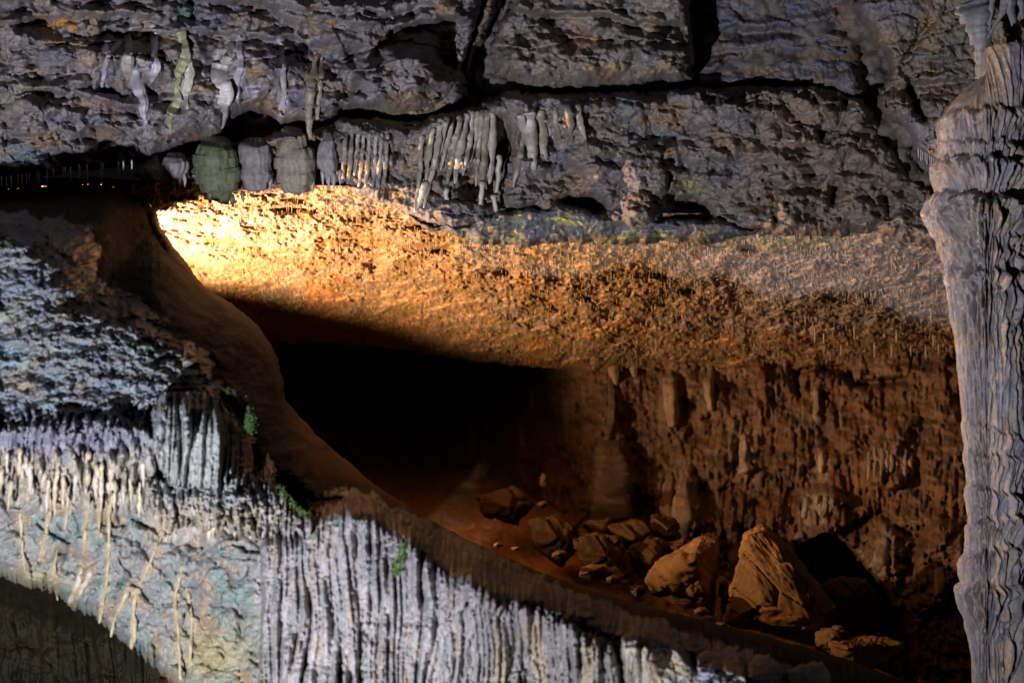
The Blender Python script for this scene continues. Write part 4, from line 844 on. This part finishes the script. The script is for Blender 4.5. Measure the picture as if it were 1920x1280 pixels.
rel += 24*(-.4+np.minimum(np.abs(perlin(AW/15+perlin(AW/60,VV/190,23)*1.2, VV/170, 24))*1.7,1)**.8)*np.clip(sstep(380,430,VV)*sstep(680,600,VV)+sstep(1110,1160,VV)*1.5+.3,0,1.4)
rel -= 2.5*np.maximum(0, fbm(AW/22,VV/24,27,3))*sstep(600,700,VV)*sstep(1000,900,VV)
lefty = np.exp(-((sx_+.97)/.25)**2)*(front_a > -.2); mrow = np.where(lefty > .25, rel, -99).max(1)
mrow = np.convolve(np.pad(mrow, 24, 'edge'), np.ones(49)/49, 'valid')
tm = tiers.mean(1); tm = np.convolve(np.pad(tm, 60, 'edge'), np.ones(121)/121, 'valid')
rel = (1.3*(tiers - tm[:,None] - 12) + (rel - mrow[:,None])*1.2)*(1-.7*np.clip(np.exp(-((sx_+1.0)/.16)**2), 0, 1))
R_px = np.maximum(R0 + rel, 1.5)
Rm = R_px*K*CY
X = (CX-960)*K*CY + Rm*np.cos(TH); Yv = CY + Rm*np.sin(TH)*.9; Z = (640-VV)*K*CY
P = np.stack([X, Yv, Z], -1).reshape(-1, 3)
n, sN = VV.shape; ids = np.arange(n*sN).reshape(n, sN); nx = np.roll(ids, -1, 1)
q = np.stack([ids[:-1], ids[1:], nx[1:], nx[:-1]], -1).reshape(-1, 4)
tr = np.stack([np.full(sN, n*sN), ids[0], nx[0]], -1)
P = np.vstack([P, [(CX+45-960)*K*CY, CY, (640-92)*K*CY]])
c = rockcol(AW, VV, 50, (.225,.203,.208), .35)
c = mixc(c, (.27,.23,.14), sstep(.05,.5,fbm(AW/22,VV/90,51,4))*.6)
c = mixc(c, (.16,.19,.20), sstep(.05,.5,fbm(AW/30,VV/80,52,4))*.6)
c = mixc(c, (.075,.07,.075), sstep(.08,.4,fbm(AW/8, VV/150, 53, 3))*.75)
c = mixc(c, (.34,.26,.22), sstep(.2,-.6,sx_)*.25)  # warm lamplight on the left flank put into the colour
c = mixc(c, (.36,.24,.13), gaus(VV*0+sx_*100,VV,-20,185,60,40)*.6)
c = np.vstack([c.reshape(-1,3), c[0,:1]])
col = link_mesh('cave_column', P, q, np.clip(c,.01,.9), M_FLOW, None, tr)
tag(col, 'tall grey fluted column with stepped drip tiers at the right edge', 'cave column')

# ================================================================== moss
def moss(name, pts, r, n, hgt, depth, col, label, seed):
    rs = np.random.RandomState(seed); pts = np.array(pts, float)
    seg = np.hypot(*np.diff(pts, axis=0).T); s = np.concatenate([[0], np.cumsum(seg)])
    t = rs.uniform(0, s[-1], n); rad = 1.35*np.interp(t, s, r)
    u = np.interp(t, s, pts[:,0])+rs.normal(0, .45, n)*rad; v = np.interp(t, s, pts[:,1])+rs.normal(0, .45, n)*rad
    Y = depth(u, v)-rs.uniform(0, .035, n)
    P0 = world(u, v, Y); a = rs.uniform(0, 2*math.pi, n); L = hgt*rs.uniform(.5, 1.3, n); wd = L*.28
    tip = P0 + np.stack([np.cos(a)*L*.8, -np.abs(rs.normal(.5,.3,n))*L, np.sin(a)*L*.6-.2*L], -1)
    side = np.stack([-np.sin(a)*wd, 0*a, np.cos(a)*wd], -1); mid = (P0+tip)/2+[0,0,.003]
    Vx = np.stack([P0, mid+side, tip, mid-side], 1).reshape(-1, 3)
    q = np.arange(n*4).reshape(n, 4)
    c = np.array(col)*rs.uniform(.4, 1.7, n)[:,None]*[1,1,1]
    o = link_mesh(name, Vx, q, np.repeat(np.clip(c,0,.9), 4, 0), M_MOSS, smooth=False)
    return tag(o, label, 'moss', 'moss patches')
mossd = lambda u, v: np.minimum(np.minimum(shM(u, v), shDr(u, v)), np.minimum(shBt(u, v), shBc(u, v)))-.015
moss('moss_patch', [(418,738),(440,755),(458,780),(468,808)], [7,12,12,8], 3000, .011, mossd, (.055,.10,.03), 'upper moss patch on the edge of the mound above the ribbed drapery', 1)
moss('moss_patch', [(524,890),(540,905),(556,925),(572,955)], [8,17,15,8], 3600, .012, mossd, (.065,.12,.032), 'bright lower moss patch beside the blue-grey drapery', 2)
moss('moss_patch', [(762,1020),(752,1045),(742,1075)], [4,5,5], 260, .018, mossd, (.07,.12,.035), 'sparse little moss tuft on the pale curtain', 3)
